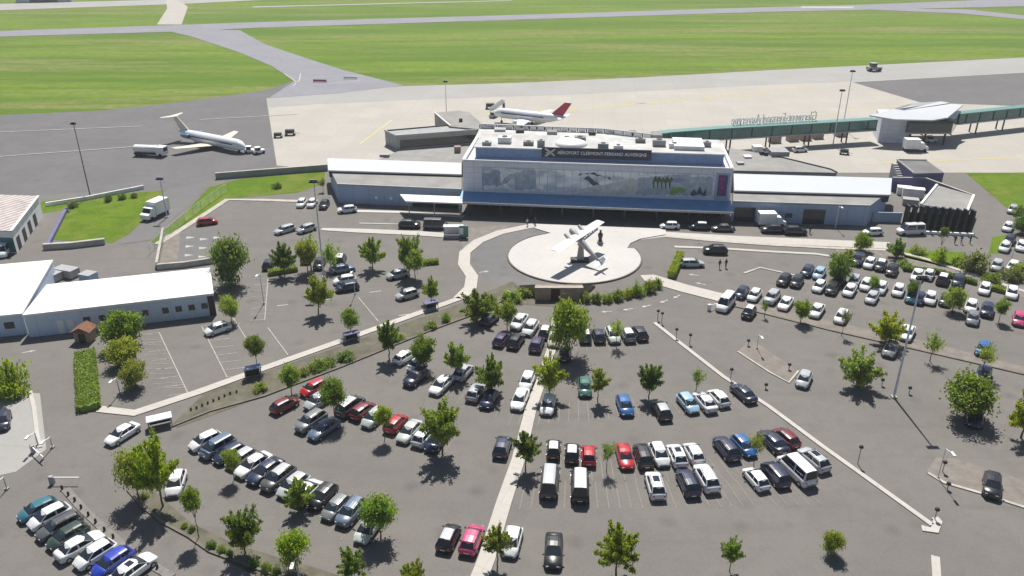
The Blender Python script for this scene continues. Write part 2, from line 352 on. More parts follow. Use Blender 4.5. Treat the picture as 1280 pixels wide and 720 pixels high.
ground('roundabout_apron', 'shoulder', 0.05, P(0, (-200, 470), (0, 490), (50, 492), (58, 562), (20, 590), (-200, 640)))
# pavements: real kerb height
def pavement(name, mat, pts, z0=0.0, z1=0.14):
    return M().prism(pts, z0, z1).build(name, mat, kind='structure')
def band(name, mat, px, wd, z1=0.14):
    return M().strip(P(0, *px), wd, 0.0, z1).build(name, mat, kind='structure')
CX, CY, CR = 11.8, 141.2, 12.5
arc = [(CX + CR * math.cos(a), CY + CR * math.sin(a)) for a in [R(-252 + k * 269 / 54) for k in range(55)]]
pavement('plaza', 'plaza', arc + P(0, (784, 311), (788, 305), (800, 299.5), (832, 294), (832, 287), (670, 281), (668, 286)), 0, 0.2)
rim = M().strip([(CX + (CR + .12) * math.cos(R(a)), CY + (CR + .12) * math.sin(R(a))) for a in range(-248, 19, 5)], 0.28, 0.0, 0.3)
rim.build('plaza_kerb', 'darkkerb', kind='structure')
an = [(CX + 19 * math.cos(R(a)), CY + 19 * math.sin(R(a))) for a in range(110, 275, 6)]
an2 = [(CX + 12.7 * math.cos(R(a)), CY + 12.7 * math.sin(R(a))) for a in range(274, 109, -6)]
ground('ring_road', 'road', 0.05, an + an2)
band('ring_pavement', 'pave', ((574, 374), (588, 360), (590, 346), (580, 331), (581, 316), (598, 302), (625, 291), (668, 282)), 2.2)
band('left_pavement', 'pave', ((124, 512), (168, 517), (250, 490), (330, 461), (440, 422), (576, 373)), [1.4, 1.5, 1.4, 1.35, 1.3, 1.3])
band('centre_path', 'pave', ((590, 745), (608, 700), (630, 628), (648, 575), (664, 510), (676, 478), (684, 452), (692, 430), (697, 395)), [1.75, 1.75, 1.7, 1.6, 1.5, 1.35, 1.3, 1.4, 1.6])
band('right_kerb', 'pave', ((818, 404), (860, 437), (905, 472), (960, 508), (1030, 560), (1090, 603), (1165, 657)), 0.62, 0.15)
band('right_kerb_end', 'pave', ((1152, 661), (1168, 664), (1172, 652), (1168, 648)), 0.9, 0.15)
band('far_right_kerb', 'kerb', ((1160, 592), (1180, 604), (1225, 617), (1290, 638)), 0.4, 0.15)
ground('pink_paving', 'gravel', 0.06, P(0, (1158, 590), (1170, 572), (1196, 574), (1290, 604), (1290, 637), (1226, 617), (1180, 604)))
band('lower_right_path', 'pave', ((1169, 696), (1172, 740)), 0.8, 0.12)
ground('sand_island', 'gravel', 0.06, P(0, (922, 440), (938, 424), (996, 463), (988, 479), (962, 466)))
band('sand_island_kerb', 'kerb', ((922, 440), (962, 466), (986, 479), (998, 464)), 0.3, 0.15)
pavement('right_walk', 'pave', P(0, (800, 345), (817, 344), (860, 357), (905, 368), (897, 377), (850, 365), (806, 352)))
ground('right_verge', 'gravel', 0.06, P(0, (897, 377), (905, 368), (960, 384), (1040, 402), (1160, 428), (1290, 461), (1290, 470), (1160, 440), (1040, 413), (960, 393)))
band('right_verge_kerb', 'darkkerb', ((897, 378), (960, 394), (1040, 414), (1160, 441), (1290, 471)), 0.3, 0.18)
band('forecourt_kerb', 'kerb', ((832, 296), (900, 302), (962, 306.5), (1050, 311), (1110, 313), (1150, 322), (1205, 340), (1290, 368)), 1.0)
band('forecourt_island', 'pave', ((843, 309), (900, 311), (962, 315), (1020, 318), (1046, 322)), 0.9)
ground('planted_verge', 'gravel', 0.06, P(0, (1046, 308), (1110, 314), (1205, 338), (1290, 362), (1290, 376), (1195, 345), (1110, 325), (1044, 318)))
band('upper_lot_kerb', 'kerb', ((930, 342), (950, 335), (1000, 346)), 0.5)
band('bus_island', 'pave', ((402, 287), (450, 289), (520, 292), (574, 296)), [1.2, 2.2, 2.4, 2.4])
band('terminal_pavement', 'plaza', ((424, 260), (437, 264), (500, 265.5), (580, 271)), 1.3, 0.12)
band('upper_pavement', 'kerb', ((196, 306), (232, 284), (284, 250), (330, 250.5), (374, 252)), 1.4, 0.15)
pavement('ramp_paving', 'gravel', P(0, (200, 332), (207, 294), (226, 290), (222, 330)))
ground('deck_marking_bay', 'road', 0.06, P(0, (222, 330), (226, 290), (276, 287), (271, 326)))
# planting strip between the left pavement and the car park, with its low kerb
ground('planting_bed', 'bed', 0.06, P(0, (215, 531), (255, 492), (330, 466), (440, 428), (572, 381), (640, 352), (655, 362), (600, 391), (540, 413), (430, 458), (330, 496), (222, 535)),
       P(0, (160, 612), (182, 606), (240, 655), (300, 683), (400, 712), (470, 735), (350, 735), (260, 690), (205, 655)),
       P(0, (640, 380), (668, 356), (716, 360), (724, 378), (700, 384)))
band('planting_kerb', 'darkkerb', ((215, 534), (262, 515), (330, 496), (430, 458), (540, 413), (600, 391), (655, 362)), 0.3, 0.22)
band('lower_planting_kerb', 'darkkerb', ((160, 613), (178, 634), (205, 655), (235, 671), (262, 690), (300, 704), (350, 722), (390, 735)), 0.3, 0.2)
band('bollard_kerb', plain('worn_paving', (.20, .19, .18), .9, var=.25), ((82, 612), (101, 634), (131, 663), (165, 691), (215, 722)), 0.9, 0.12)
band('roundabout_kerb', 'pave', ((38, 490), (43, 512), (47, 545), (50, 560)), 0.5, 0.16)
# painted markings
m = M()
def ln(*px, wd=0.12): m.strip(P(0, *px), wd, 0.03, 0.066)
for a, b in (((199, 416), (235, 492)), ((252, 408), (284, 472)), ((335, 348), (331, 400)), ((335, 410), (360, 444)), ((448, 372), (473, 402)), ((270, 405), (300, 405)), ((290, 395), (318, 440))): ln(a, b)
for k in range(8):
    t = k / 7
    for (p, q), dx, dy in (((( 199, 416), (235, 492)), -24, 3), (((252, 408), (284, 472)), 26, -3), (((335, 348), (331, 400)), -18, 1)):
        x, y = p[0] + (q[0] - p[0]) * t, p[1] + (q[1] - p[1]) * t; ln((x, y), (x + dx, y + dy), wd=0.09)
for k in range(12):
    x = 120 + k * 5.5; ln((163 + k * 3, 420 + k * 6), (195 + k * 3.3, 419 + k * 6), wd=0.06)
for x, y in ((346, 383), (462, 366), (511, 374), (400, 376), (498, 395)): ln((x, y), (x + 14, y - 2), wd=0.25)
m.build('bay_marking', 'line', kind='structure')
m = M()
for k, (bx, by) in enumerate(((846, 371), (830, 377), (808, 383), (785, 387), (758, 390), (867, 344), (876, 355), (36, 440), (605, 340))):
    b = at(bx, by); a = math.atan2(CY - b.y, CX - b.x) + (R(90) if k < 5 else 0)
    c, s_ = math.cos(a), math.sin(a)
    T = lambda x, y: (b.x + x * c - y * s_, b.y + x * s_ + y * c)
    m.prism([T(-.9, -.12), T(.2, -.12), T(.2, .12), T(-.9, .12)], 0.05, 0.066)
    m.prism([T(.2, -.4), T(1.0, 0), T(.2, .4)], 0.05, 0.066)
m.build('road_arrow', 'line', kind='structure')
m = M()
for i in range(3):
    for j in range(3):
        x, y = 233 + j * 17 - i, 296 + i * 11 + (j % 2) * 2
        m.prism(P(0, (x, y), (x + 11, y + 1), (x, y + 3)), 0.05, 0.07)
m.build('deck_marking', 'line', kind='structure')
m = M()
for p, q, n, dv in (((640, 620), (1010, 615), 28, 6.0), ((700, 585), (960, 588), 20, 5), ((640, 520), (925, 500), 24, 5), ((250, 560), (470, 672), 15, 5), ((60, 655), (180, 722), 9, 5), ((380, 505), (560, 560), 11, 5), ((500, 470), (625, 510), 8, 5), ((720, 430), (810, 428), 7, 5)):
    for k in range(n + 1):
        a = at(p[0] + (q[0] - p[0]) * k / n, p[1] + (q[1] - p[1]) * k / n); d = (Vector((CX, CY, 0)) - a).normalized()
        m.strip([a - d * 2.4, a + d * 2.4], 0.1, 0.03, 0.056)
m.build('faded_bay_marking', plain('faded_paint', (0.225, 0.215, 0.20), 0.9, var=0.2, scale=2.0), kind='structure')

ground('forecourt_paving', 'pave', 0.05, P(0, (800, 300), (832, 290), (920, 295), (1112, 303), (1112, 311), (962, 305), (880, 300.5), (832, 296)))
ground('left_forecourt_paving', 'gravel', 0.05, P(0, (585, 285), (640, 281), (628, 290), (600, 301), (582, 314), (574, 300)))
m = M(); m.strip(P(0, (449, 279.5), (508, 281)), .5, .04, .12); m.strip(P(0, (528, 282.4), (584, 284)), .5, .04, .12); m.build('forecourt_divider', 'kerb', kind='structure')
# ------------------------------------------------------------------ terminal (local axes: x along the front, y into the building)
TL, TR = at(578, 200, 11.1), at(917, 211, 11.1)
TA = math.atan2(TR.y - TL.y, TR.x - TL.x); TW = math.hypot(TR.x - TL.x, TR.y - TL.y)
def local(root):
    inv = Matrix.Translation(root.location) @ Matrix.Rotation(root.rotation_euler.z, 4, 'Z')
    inv = inv.inverted(); return lambda p: tuple(inv @ Vector((p[0], p[1], p[2] if len(p) > 2 else 0)))
t = thing('airport_terminal', 'big grey airport terminal with blue canopy and long printed mural behind the round plaza', 'terminal', (TL.x, TL.y, 0), TA)
W_ = TW
M().box(0.6, W_ - .6, 1.6, 19, 0, 3.95).build('ground_floor', 'glass', t)
m = M()
for k in range(24):
    x = 0.9 + k * (W_ - 1.8) / 23; m.box(x - .06, x + .06, 1.5, 1.6, 0, 3.9)
m.box(0.6, W_ - .6, 1.5, 1.6, 2.7, 2.85); m.build('shopfront_frame', 'navy', t)
for k in range(9):
    x = 2 + k * (W_ - 4) / 8; M().tube((x, -3.6, 0), (x, -3.6, 3.35), .2).build('column', 'navy', t)
M().rings([[(x, 0.3, 4.15), (x, -5.0, 3.35), (x, -5.0, 3.05), (x, 0.3, 3.6)] for x in (-.3, W_ + 0.2)]).build('canopy', 'blue', t)
M().box(-.35, W_ + .25, -5.12, -5.0, 2.98, 3.42).build('canopy_edge', 'steel', t)
M().box(0, W_, 0, 19.5, 3.96, 10.45).build('upper_storey', 'clad2', t)
m = M(); m.box(0, .45, .45, 19.5, 10.45, 11.15); m.box(W_ - .45, W_, .45, 19.5, 10.45, 11.15); m.box(.45, W_ - .45, 19.05, 19.5, 10.45, 11.1)
m.box(-.08, W_ + .08, -.04, .2, 11.15, 11.24); m.box(-.08, .55, .55, 19.58, 11.15, 11.27); m.box(W_ - .55, W_ + .08, .55, 19.58, 11.15, 11.27)
m.build('parapet', 'white', t)
M().box(0.001, W_ - .001, 0.002, .448, 10.452, 11.149).build('front_parapet', 'clad2', t)
# mural: printed panels, one flat sheet with its printed shapes
def mural_mat():
    m_, tr, b = mat_base('mural_print', 0.6, 0.3)
    tc = tr.nodes.new('ShaderNodeTexCoord'); mp = tr.nodes.new('ShaderNodeMapping'); mp.inputs['Scale'].default_value = (.12, 1, .3)
    tr.links.new(tc.outputs['Object'], mp.inputs['Vector'])
    n = ntex(tr, mp.outputs['Vector'], 1.3, 5, .55); n2 = ntex(tr, mp.outputs['Vector'], 2.7, 6, .6)
    c = mixrgb(tr, ramp(tr, n, .38, .62), (.36, .43, .52), (.72, .75, .79))
    c = mixrgb(tr, ramp(tr, n2, .47, .64), c, (.84, .86, .88))
    br = tr.nodes.new('ShaderNodeTexWave'); br.inputs['Scale'].default_value = .18; br.inputs['Distortion'].default_value = 0
    tr.links.new(tc.outputs['Object'], br.inputs['Vector'])
    c = mixrgb(tr, ramp(tr, br.outputs['Fac'], .985, 1.0), c, (.3, .35, .44))
    tr.links.new(c, b.inputs['Base Color']); return m_
m = M(); MX = lambda px: (px - 578) / 339 * W_
MZ = lambda z: 4.7 + z * 5.0
m.box(MX(603), MX(893), -.12, 0, 4.7, 9.7)
def mshape(ci, pts):
    m.cur = ci; n = len(pts); a = sum(pts[i][0] * pts[(i + 1) % n][1] - pts[(i + 1) % n][0] * pts[i][1] for i in range(n))
    if a < 0: pts = pts[::-1]
    d = .124 + ci * .003; rq = random.Random(len(pts) * 31 + ci); fine = []
    for i in range(n):
        a_, b_ = pts[i], pts[(i + 1) % n]; k_ = max(1, int(abs(b_[0] - a_[0]) / 3))
        for j in range(k_): fine.append((a_[0] + (b_[0] - a_[0]) * j / k_ + rq.uniform(-.7, .7), min(1, max(0, a_[1] + (b_[1] - a_[1]) * j / k_ + rq.uniform(-.05, .05)))))
    pts = fine; n = len(pts)
    m.add([(MX(x), -d, MZ(z)) for x, z in pts], [list(range(n))])
mshape(1, [(603, 0), (603, .72), (622, .9), (640, .55), (626, .1)]); mshape(2, [(604, .02), (604, .16), (628, .2), (632, .55), (655, .98), (640, .98), (626, .8), (627, .4), (643, .1), (643, .02)])
mshape(3, [(645, .05), (645, .8), (672, .98), (674, .1)])
mshape(4, [(672, .3), (676, .36), (686, .12), (684, .03), (675, .1)])
mshape(5, [(727, .78), (735, .86), (744, .83), (768, .66), (766, .72), (747, .9), (744, .93), (740, .88), (728, .84)]); mshape(5, [(738, .80), (760, .28), (754, .22), (733, .62)])
mshape(6, [(700, .0), (740, .3), (775, .5), (795, .72), (803, .5), (798, .1), (780, 0)])
mshape(3, [(800, .02), (800, .75), (845, .95), (893, .9), (893, .1)])

for k_ in range(5): mshape(7, [(819 + 5 * k_, .62 + .05 * (k_ % 2)), (821 + 5 * k_, .86), (824 + 5 * k_, .9 - .04 * (k_ % 3)), (825 + 5 * k_, .66), (822.5 + 5 * k_, .6), (822.6 + 5 * k_, .34), (821.6 + 5 * k_, .34)])
mshape(8, [(842, .12), (843, .34), (853, .46), (862, .34), (860, .2)])
mshape(2, [(838, 0), (838, .06), (888, .04), (888, -.0)]); mshape(5, [(868, .08), (868, .2), (872, .42), (875, .2), (878, .55), (882, .22), (886, .4), (887, .1)]); mshape(4, [(800, .88), (800, .8), (822, .86), (822, .92)]); mshape(9, [(842, .66), (846, .8), (860, .74), (858, .64)])
mmats = [mural_mat()] + [plain(n, [x * .9 + .03 for x in c], .6, var=.3, scale=.9) for n, c in (('mural_slate', (.30, .36, .46)), ('mural_white', (.74, .77, .8)), ('mural_haze', (.38, .45, .54)), ('mural_cloud', (.8, .81, .82)), ('mural_ink', (.05, .075, .10)), ('mural_hill', (.56, .57, .57)), ('mural_tree', (.06, .12, .04)), ('mural_meadow', (.20, .34, .06)), ('mural_violet', (.30, .30, .55)))]
m.build('mural', mmats, t)
m = M(); m.box(MX(897), MX(914), -.14, 0, 4.3, 10.0); m.cur = 1
m.box(MX(900), MX(911.5), -.17, -.14, 5.2, 9.7); m.cur = 2
for k in range(4): m.box(MX(902), MX(905.5 + (k % 2) * 2), -.2, -.17, 5.6 + k * 1.0, 6.2 + k * 1.0)
m.build('vertical_banner', ['clad', plain('banner_plum', (.10, .06, .16), .6), 'magenta'], t)
M().box(2.2, W_ - 1.6, 4.2, 15.5, 10.45, 12.75).build('penthouse', plain('penthouse_blue', (.15, .23, .37), .6, var=.15), t)
M().box(1.9, W_ - 1.3, 3.9, 15.8, 12.76, 13.0).build('penthouse_roof', plain('penthouse_roofing', (.46, .46, .45), .8, var=.25, scale=.25), t)
sg = M().box(MX(678), MX(817), 3.3, 3.5, 11.3, 13.55).build('roof_sign', plain('sign_navy', (.035, .035, .06), .6), t)
m = M(); text_mesh(m, 'AÉROPORT CLERMONT-FERRAND AUVERGNE', 1.0, (MX(698), 3.26, 12.15), (1, 0, 0), (0, 0, 1), .06, MX(811) - MX(698)); m.build('lettering', 'white', sg)
m = M()
for pts in (((681, 11.6), (686, 12.3), (694, 13.3), (696, 13.2), (689, 12.1), (684, 11.5)), ((681, 13.2), (684, 13.4), (695, 11.9), (694, 11.6)), ((683, 12.4), (690, 12.7), (690, 12.5), (683, 12.2))):
    n = len(pts); q = [(MX(x), z) for x, z in pts]
    a = sum(q[i][0] * q[(i + 1) % n][1] - q[(i + 1) % n][0] * q[i][1] for i in range(n))
    if a < 0: q = q[::-1]
    m.add([(x, 3.24 - .01 * len(m.f), z) for x, z in q], [list(range(n))])
m.build('emblem', 'kerb', sg)
for k in range(6):
    x = MX(683 + k * 25); M().tube((x, 3.7, 13.0), (x, 3.7, 13.5), .06, n=6).build('sign_post', 'steel', t)
rnd = random.Random(4)
for k in range(13):
    x = 5 + k * 4.0 + rnd.uniform(-1, 1); y = rnd.uniform(5, 13); s = rnd.uniform(.6, 1.5); h = rnd.uniform(.6, 1.5)
    m = M().box(x - s, x + s, y - s * .7, y + s * .7, 13.0, 13.0 + h); m.cur = 1; m.lathe((x, y, 13.0 + h), [(s * .45, 0), (s * .45, .12), (0.02, .13)], 10)
    m.build('air_handler', [('steel', 'white', 'roofgrey')[k % 3], 'dark'], t)
for px, r in ((714, 3.6), (862, 2.2)):
    m = M(); m.smooth = True; m.lathe((MX(px), 8.5, 13.0), [(r, 0), (r * .98, .35), (r * .8, .8), (r * .45, 1.15), (0.02, 1.25)], 20); m.build('roof_dome', 'white', t)
M().box(MX(846), MX(884), 6.2, 13.5, 13.0, 13.9).build('skylight', 'roofwhite', t)
m = M()
for k in range(6): m.box(MX(606 + k * 11), MX(614 + k * 11), 16.2, 18.6, 10.45, 11.6)
m.build('duct', 'steel', t)
# boarding hall behind, with the curved gallery on its far edge
bh = thing('boarding_hall', 'low pale flat-roofed boarding hall behind the terminal with a curved white gallery', 'building', (0, 190, 0))
L_ = local(bh)
back = [at(600, 154, 7), at(652, 156, 7), at(700, 158, 7), at(755, 160, 7), at(815, 167, 7)]
foot = [(TL.x - .4, TL.y + 20.2), (TR.x - 1.0, TR.y + 20.0), (TR.x - 1.0, TR.y + 38)] + [(p.x, p.y) for p in back[::-1]]
M().prism([L_(p) for p in foot], 0, 5.6).build('wall', 'concretewall', bh)
M().prism([L_(p) for p in foot], 5.602, 5.9).build('roof', plain('hall_roofing', (.50, .50, .48), .85, var=.3, scale=.15), bh)
curve = []
for k in range(21):
    s = k / 20 * 4; i = min(int(s), 3); f_ = s - i; a, b = back[i], back[i + 1]; curve.append(L_((a.x + (b.x - a.x) * f_, a.y + (b.y - a.y) * f_ - .8)))
M().strip(curve, .8, 6.9, 7.1).build('gallery_rail', 'steel', bh)
for k in range(20):
    a, b = Vector(curve[k]), Vector(curve[k + 1]); q = a.lerp(b, .14); r_ = a.lerp(b, .86)
    M().strip([q, r_], .5, 5.9, 6.9).build('gallery_panel', 'white', bh)
    M().box(-.15, .15, -.15, .15, 5.9, 6.9, c=(a.x, a.y)).build('gallery_post', 'dark', bh)
for k, (px, py, s) in enumerate(((625, 163, 1.5), (650, 165, 1.1), (690, 168, 1.3), (765, 166, 1.6), (790, 168, 1.0), (820, 172, 1.4), (610, 160, 1.2), (740, 168, .9))):
    p = L_(at(px, py, 5.9)); M().box(p[0] - s, p[0] + s, p[1] - s, p[1] + s, 5.9, 6.5 + .2 * (k % 3)).build('roof_unit', ('steel', 'dark', 'roofgrey')[k % 3], bh)
# departure block on the left rear
hb = rise(495, 188, 171)
db = thing('departures_block', 'grey block with dark window band left of the boarding hall on the apron', 'building', (-20, 200, 0)); L_ = local(db)
q = P(hb, (481, 164), (495, 171), (596, 163.5), (594, 155), (562, 157)); M().prism([L_(p) for p in q], 0, hb).build('wall', 'concretewall', db)
a, b = Vector(L_(q[1])), Vector(L_(q[2])); d = (b - a).normalized(); nn = Vector((d.y, -d.x, 0))
M().slab([Vector((p.x, p.y, z)) + nn * .08 for p, z in ((a + d * 1.0, hb * .15), (b, hb * .15), (b, hb * .72), (a + d * 1.0, hb * .72))], .075).build('window_band', 'glass', db)
M().strip([L_(q[0]), L_(q[1]), L_(q[2])], .35, hb, hb + .45).build('parapet', 'steel', db)
M().strip([L_(q[0]), L_(q[4])], .35, hb, hb + .3).build('rear_parapet', 'dark', db)
q2 = P(hb + .4, (543, 141), (574, 138), (586, 140), (602, 154), (604, 162), (563, 158)); M().prism([L_(p) for p in q2], 0, hb + .4).build('rear_wing', 'roofgrey', db)
M().strip([L_(q2[0]), L_(q2[5])], .3, hb + .4, hb + .7).build('rear_wing_parapet', 'white', db)
p = L_(at(576, 152, hb + .4)); M().box(p[0] - .5, p[0] + .5, p[1] - .5, p[1] + .5, hb + .4, hb + 1.3).build('roof_vent', 'dark', db)
rh = thing('rear_hall', 'low brown-grey flat roof between the left wing and the departures block', 'building', (-20, 185, 0)); L_ = local(rh)
q = P(3.4, (470, 201), (497, 189), (592, 182), (577, 203.5)); M().prism([L_(p) for p in q], 0, 3.2).build('wall', 'concretewall', rh); M().prism([L_(p) for p in q], 3.203, 3.4).build('roof', 'roofgrey', rh)
p = L_(at(481, 196, 3.4)); M().box(p[0] - 1.2, p[0] + 1.2, p[1] - .6, p[1] + .6, 3.4, 4.1).build('roof_unit', 'steel', rh)
p = L_(at(572, 190, 3.4)); M().box(p[0] - .8, p[0] + .8, p[1] - .8, p[1] + .8, 3.4, 4.9).build('stair_head', 'brown', rh)
# low wings either side
def wing(name, label, lo_front, lo_back, hi_front, hi_back, zl, zh, openings, side):
    root = thing(name, label, 'building', (at(*lo_front[0], zl).x, at(*lo_front[0], zl).y, 0)); L = local(root)
    lf = [L(at(*p, zl)) for p in lo_front]; lb = [L(at(*p, zl)) for p in lo_back]
    M().prism(lf + lb, 0, zl).build('wall', 'clad', root)
    M().prism(lf + lb, zl + .003, zl + .16).build('lower_roof', 'roofgrey', root)
    M().strip(lf, .4, zl + .16, zl + .4).build('eaves_trim', 'steel', root)
    hf = [L(at(*p, zh)) for p in hi_front]; hb_ = [L(at(*p, zh + .5)) for p in hi_back]
    M().prism(hf + hb_, zl - 1, [zh - .35] * len(hf) + [zh + .15] * len(hb_)).build('clerestory', 'dark', root)
    off = Vector((0, -.5, 0))
    M().prism([tuple(Vector(p) + off) for p in hf] + hb_, [zh - .34] * len(hf) + [zh + .16] * len(hb_), [zh] * len(hf) + [zh + .5] * len(hb_)).build('upper_roof', 'sheet', root)
    a, b = Vector(lf[0]), Vector(lf[-1]); a.z = b.z = 0; d = (b - a).normalized(); nn = Vector((d.y, -d.x, 0))
    for nm, f0, f1, z0, z1, mt in openings:
        p0, p1 = a.lerp(b, f0) + nn * .06, a.lerp(b, f1) + nn * .06
        M().slab([(p0.x, p0.y, z0), (p1.x, p1.y, z0), (p1.x, p1.y, z1), (p0.x, p0.y, z1)], .055).build(nm, mt, root)
    return root, L
lw, L_ = wing('terminal_wing', 'low blue-grey left wing of the terminal with white sheet roof and white canopy', [(422, 231.5), (577, 238)], [(577, 216), (412, 211)], [(411, 212), (577, 217)], [(577, 203.5), (409, 197.5)], 4.2, 5.0,
              [('window', .30, .32, 1.4, 2.0, 'lampglass'), ('window', .42, .44, 1.4, 2.0, 'lampglass'), ('door', .60, .97, 0.05, 2.7, 'glass'), ('wall_panel', .02, .28, .5, 3.4, 'clad'), ('vent', .9, .96, 3.2, 3.8, 'steel')], -1)
q = P(3.5, (500, 243), (578, 246), (578, 254), (507, 251.5)); M().prism([L_(p) for p in q], [3.25] * 4, 3.55).build('canopy', 'white', lw)
for f_ in (.05, .5, .95):
    a = Vector(L_(q[3])).lerp(Vector(L_(q[2])), f_); M().tube((a.x, a.y + .4, 0), (a.x, a.y + .4, 3.25), .1).build('canopy_post', 'steel', lw)
rw, L_ = wing('terminal_wing', 'low blue-grey right wing of the terminal with two dark doorways under white sheet roof', [(916, 253), (1087, 258.5)], [(1110, 241), (917, 236)], [(917, 237), (1112, 242.5)], [(1115, 222.5), (917, 217)], 4.2, 5.0,
              [('doorway', .02, .175, .02, 3.2, 'glass'), ('doorway', .53, .69, .02, 3.3, 'glass'), ('downpipe', .80, .806, .02, 4.1, 'steel'), ('window', .22, .27, 1.2, 2.2, 'glass'), ('window', .40, .45, 1.2, 2.2, 'glass')], 1)
# grey flat roof behind the right wing
rb = thing('baggage_hall', 'flat grey-roofed hall between the right terminal wing and the apron', 'building', (60, 180, 0)); L_ = local(rb)
q = P(4.4, (909, 214), (1046, 217), (1038, 213), (985, 200), (960, 194), (912, 186)); M().prism([L_(p) for p in q], 0, 4.4).build('wall', 'concretewall', rb)
M().prism([L_(p) for p in q], 4.403, 4.6).build('roof', 'roofgrey', rb)
M().strip([L_(q[1]), L_(q[2]), L_(q[3]), L_(q[4])], .3, 4.6, 4.85).build('parapet', 'dark', rb)
for x, y, s, h, mt in ((946, 188, 1.1, 1.2, 'roofwhite'), (934, 197, .9, .5, 'white'), (952, 193, .5, .8, 'dark'), (957, 194, .5, .8, 'dark'), (972, 193, 2.2, 1.2, 'concretewall'), (925, 205, .8, .5, 'steel')):
    p = L_(at(x, y, 4.6)); M().box(p[0] - s, p[0] + s, p[1] - s, p[1] + s, 4.6, 4.6 + h).build('roof_unit', mt, rb)
# courtyard complex on the right
cy = thing('courtyard_wall', 'slate blue wall with pale coping round the yard right of the terminal', 'wall', (110, 165, 0)); L_ = local(cy)
q = P(3.2, (1116, 222), (1157, 222.5), (1186, 233), (1217, 244)); M().strip([L_(p) for p in q], .35, 0, 3.2).build('wall', 'purple', cy); M().strip([L_(p) for p in q], .5, 3.203, 3.32).build('coping', 'kerb', cy)
q = P(2.2, (1092, 265), (1128, 266)); M().strip([L_(p) for p in q], .3, 0, 2.2).build('front_wall', 'clad', cy)
ob = thing('office_building', 'grey flat-roofed building fronted by tall dark vertical fins right of the terminal', 'building', (125, 160, 0)); L_ = local(ob)
q = P(4.2, (1151, 256), (1209, 264), (1217, 244.5), (1171, 231.5)); M().prism([L_(p) for p in q], 0, 4.1).build('wall', 'purple', ob)
M().prism([L_(p) for p in q], 4.103, 4.22).build('roof', 'roofgrey', ob)
M().strip([L_(q[1]), L_(q[2])], .45, 4.22, 4.5).build('parapet', 'white', ob); M().strip([L_(q[3]), L_(q[0])], .45, 4.22, 4.5).build('parapet', 'white', ob)
a, b = Vector(L_(at(1129, 286))), Vector(L_(at(1210, 290)))
for k in range(10):
    c = a.lerp(b, k / 9); h = rise(1129 + 9 * k, 286 + .44 * k, 256 + .7 * k); M().box(c.x - .22, c.x + .22, c.y - .8, c.y + .6, 0, h).build('fin', 'fin', ob)
M().strip([a + Vector((0, .9, 0)), b + Vector((0, .9, 0))], .3, 0, 3.4).build('screen_wall', 'fin', ob)
M().strip([a + Vector((0, -2.4, 0)), b + Vector((0, -2.4, 0))], .5, 0, .6).build('planter', 'white', ob)
sb = thing('gatehouse', 'small dark-roofed gatehouse with outside stair beyond the yard wall', 'building', (120, 190, 0)); L_ = local(sb)
q = P(4.0, (1121, 201), (1158, 201.5), (1180, 217), (1142, 218)); M().prism([L_(p) for p in q], 0, 4).build('wall', 'purple', sb); M().prism([L_(p) for p in q], 4.003, 4.2).build('roof', 'roofdark', sb)
M().strip([L_(q[1]), L_(q[0]), L_(q[3])], .3, 4.2, 4.45).build('parapet', 'steel', sb)
a, b = Vector(L_(q[0])), Vector(L_(q[3])); d = (b - a).normalized(); nn = Vector((-1, 0, 0)); m = M()
for k in range(10):
    c = a.lerp(b, .1 + .07 * k); m.box(c.x - 1.3, c.x - .1, c.y - .6, c.y + .6, 0, 3.6 - .33 * k)
m.build('stair', 'steel', sb)
# glazed walkway and hub
def pier(px0, label, posts):
    top = [at(*p, 6.5) for p in px0]
    root = thing('glazed_walkway', label, 'walkway', (top[0].x, top[0].y, 0)); L = local(root)
    ln_ = [L(p) for p in top]
    M().strip(ln_, 3.2, 3.3, 3.7).build('floor_slab', 'steel', root); M().strip(ln_, 2.7, 3.703, 6.25).build('glazing', 'gglass', root); M().strip(ln_, 2.85, 6.253, 6.5).build('roof', 'greensteel', root)
    for i in range(len(ln_) - 1):
        a, b = Vector(ln_[i]), Vector(ln_[i + 1]); n = max(2, int((b - a).length / 5)); d = (b - a).normalized(); nn = Vector((-d.y, d.x, 0))
        for k in range(n):
            c = a.lerp(b, (k + .5) / n); c.z = 0
            for s in (-1, 1): M().box(-.1, .1, -.09, .09, 3.71, 6.24, rz=math.atan2(d.y, d.x), c=(c.x + nn.x * s * 1.42, c.y + nn.y * s * 1.42)).build('mullion', 'dark', root)
            if k % 2 == posts:
                for s in (-1, 1): M().tube((c.x + nn.x * s * 1.1, c.y + nn.y * s * 1.1, 0), (c.x + nn.x * s * 1.1, c.y + nn.y * s * 1.1, 3.3), .22).build('post', 'dark', root)
    return root
pier([(818, 166), (838, 163.5), (900, 159), (1000, 153.5), (1094, 148)], 'long green glazed walkway on dark posts from the terminal to the winged hub', 0)
pier([(1196, 141), (1280, 132.5), (1420, 120)], 'short green glazed walkway on dark posts right of the winged hub', 1)
hb_ = thing('boarding_hub', 'grey boarding hub with pale butterfly roof joining two green walkways', 'building', (110, 224, 0)); L_ = local(hb_)
Pc = [at(1098, 181), at(1137, 184), at(1200, 176), at(1200, 160), at(1110, 160)]
c0, c1 = L_(at(1097, 178)), L_(at(1136, 180))
M().prism([c0, c1, (c1[0] + 3, c1[1] + 11, 0), (c0[0] + 3, c0[1] + 11, 0)], 0, 6.9).build('core', 'clad2', hb_)
q = [at(1137, 153, 6.5), at(1192, 153, 6.5), at(1201, 140, 6.5), at(1120, 140, 6.5)]; M().prism([L_(p) for p in q], 3.6, 6.9).build('lounge', 'glass', hb_)
M().prism([L_(p) for p in q], 3.2, 3.597).build('floor_slab', 'steel', hb_)
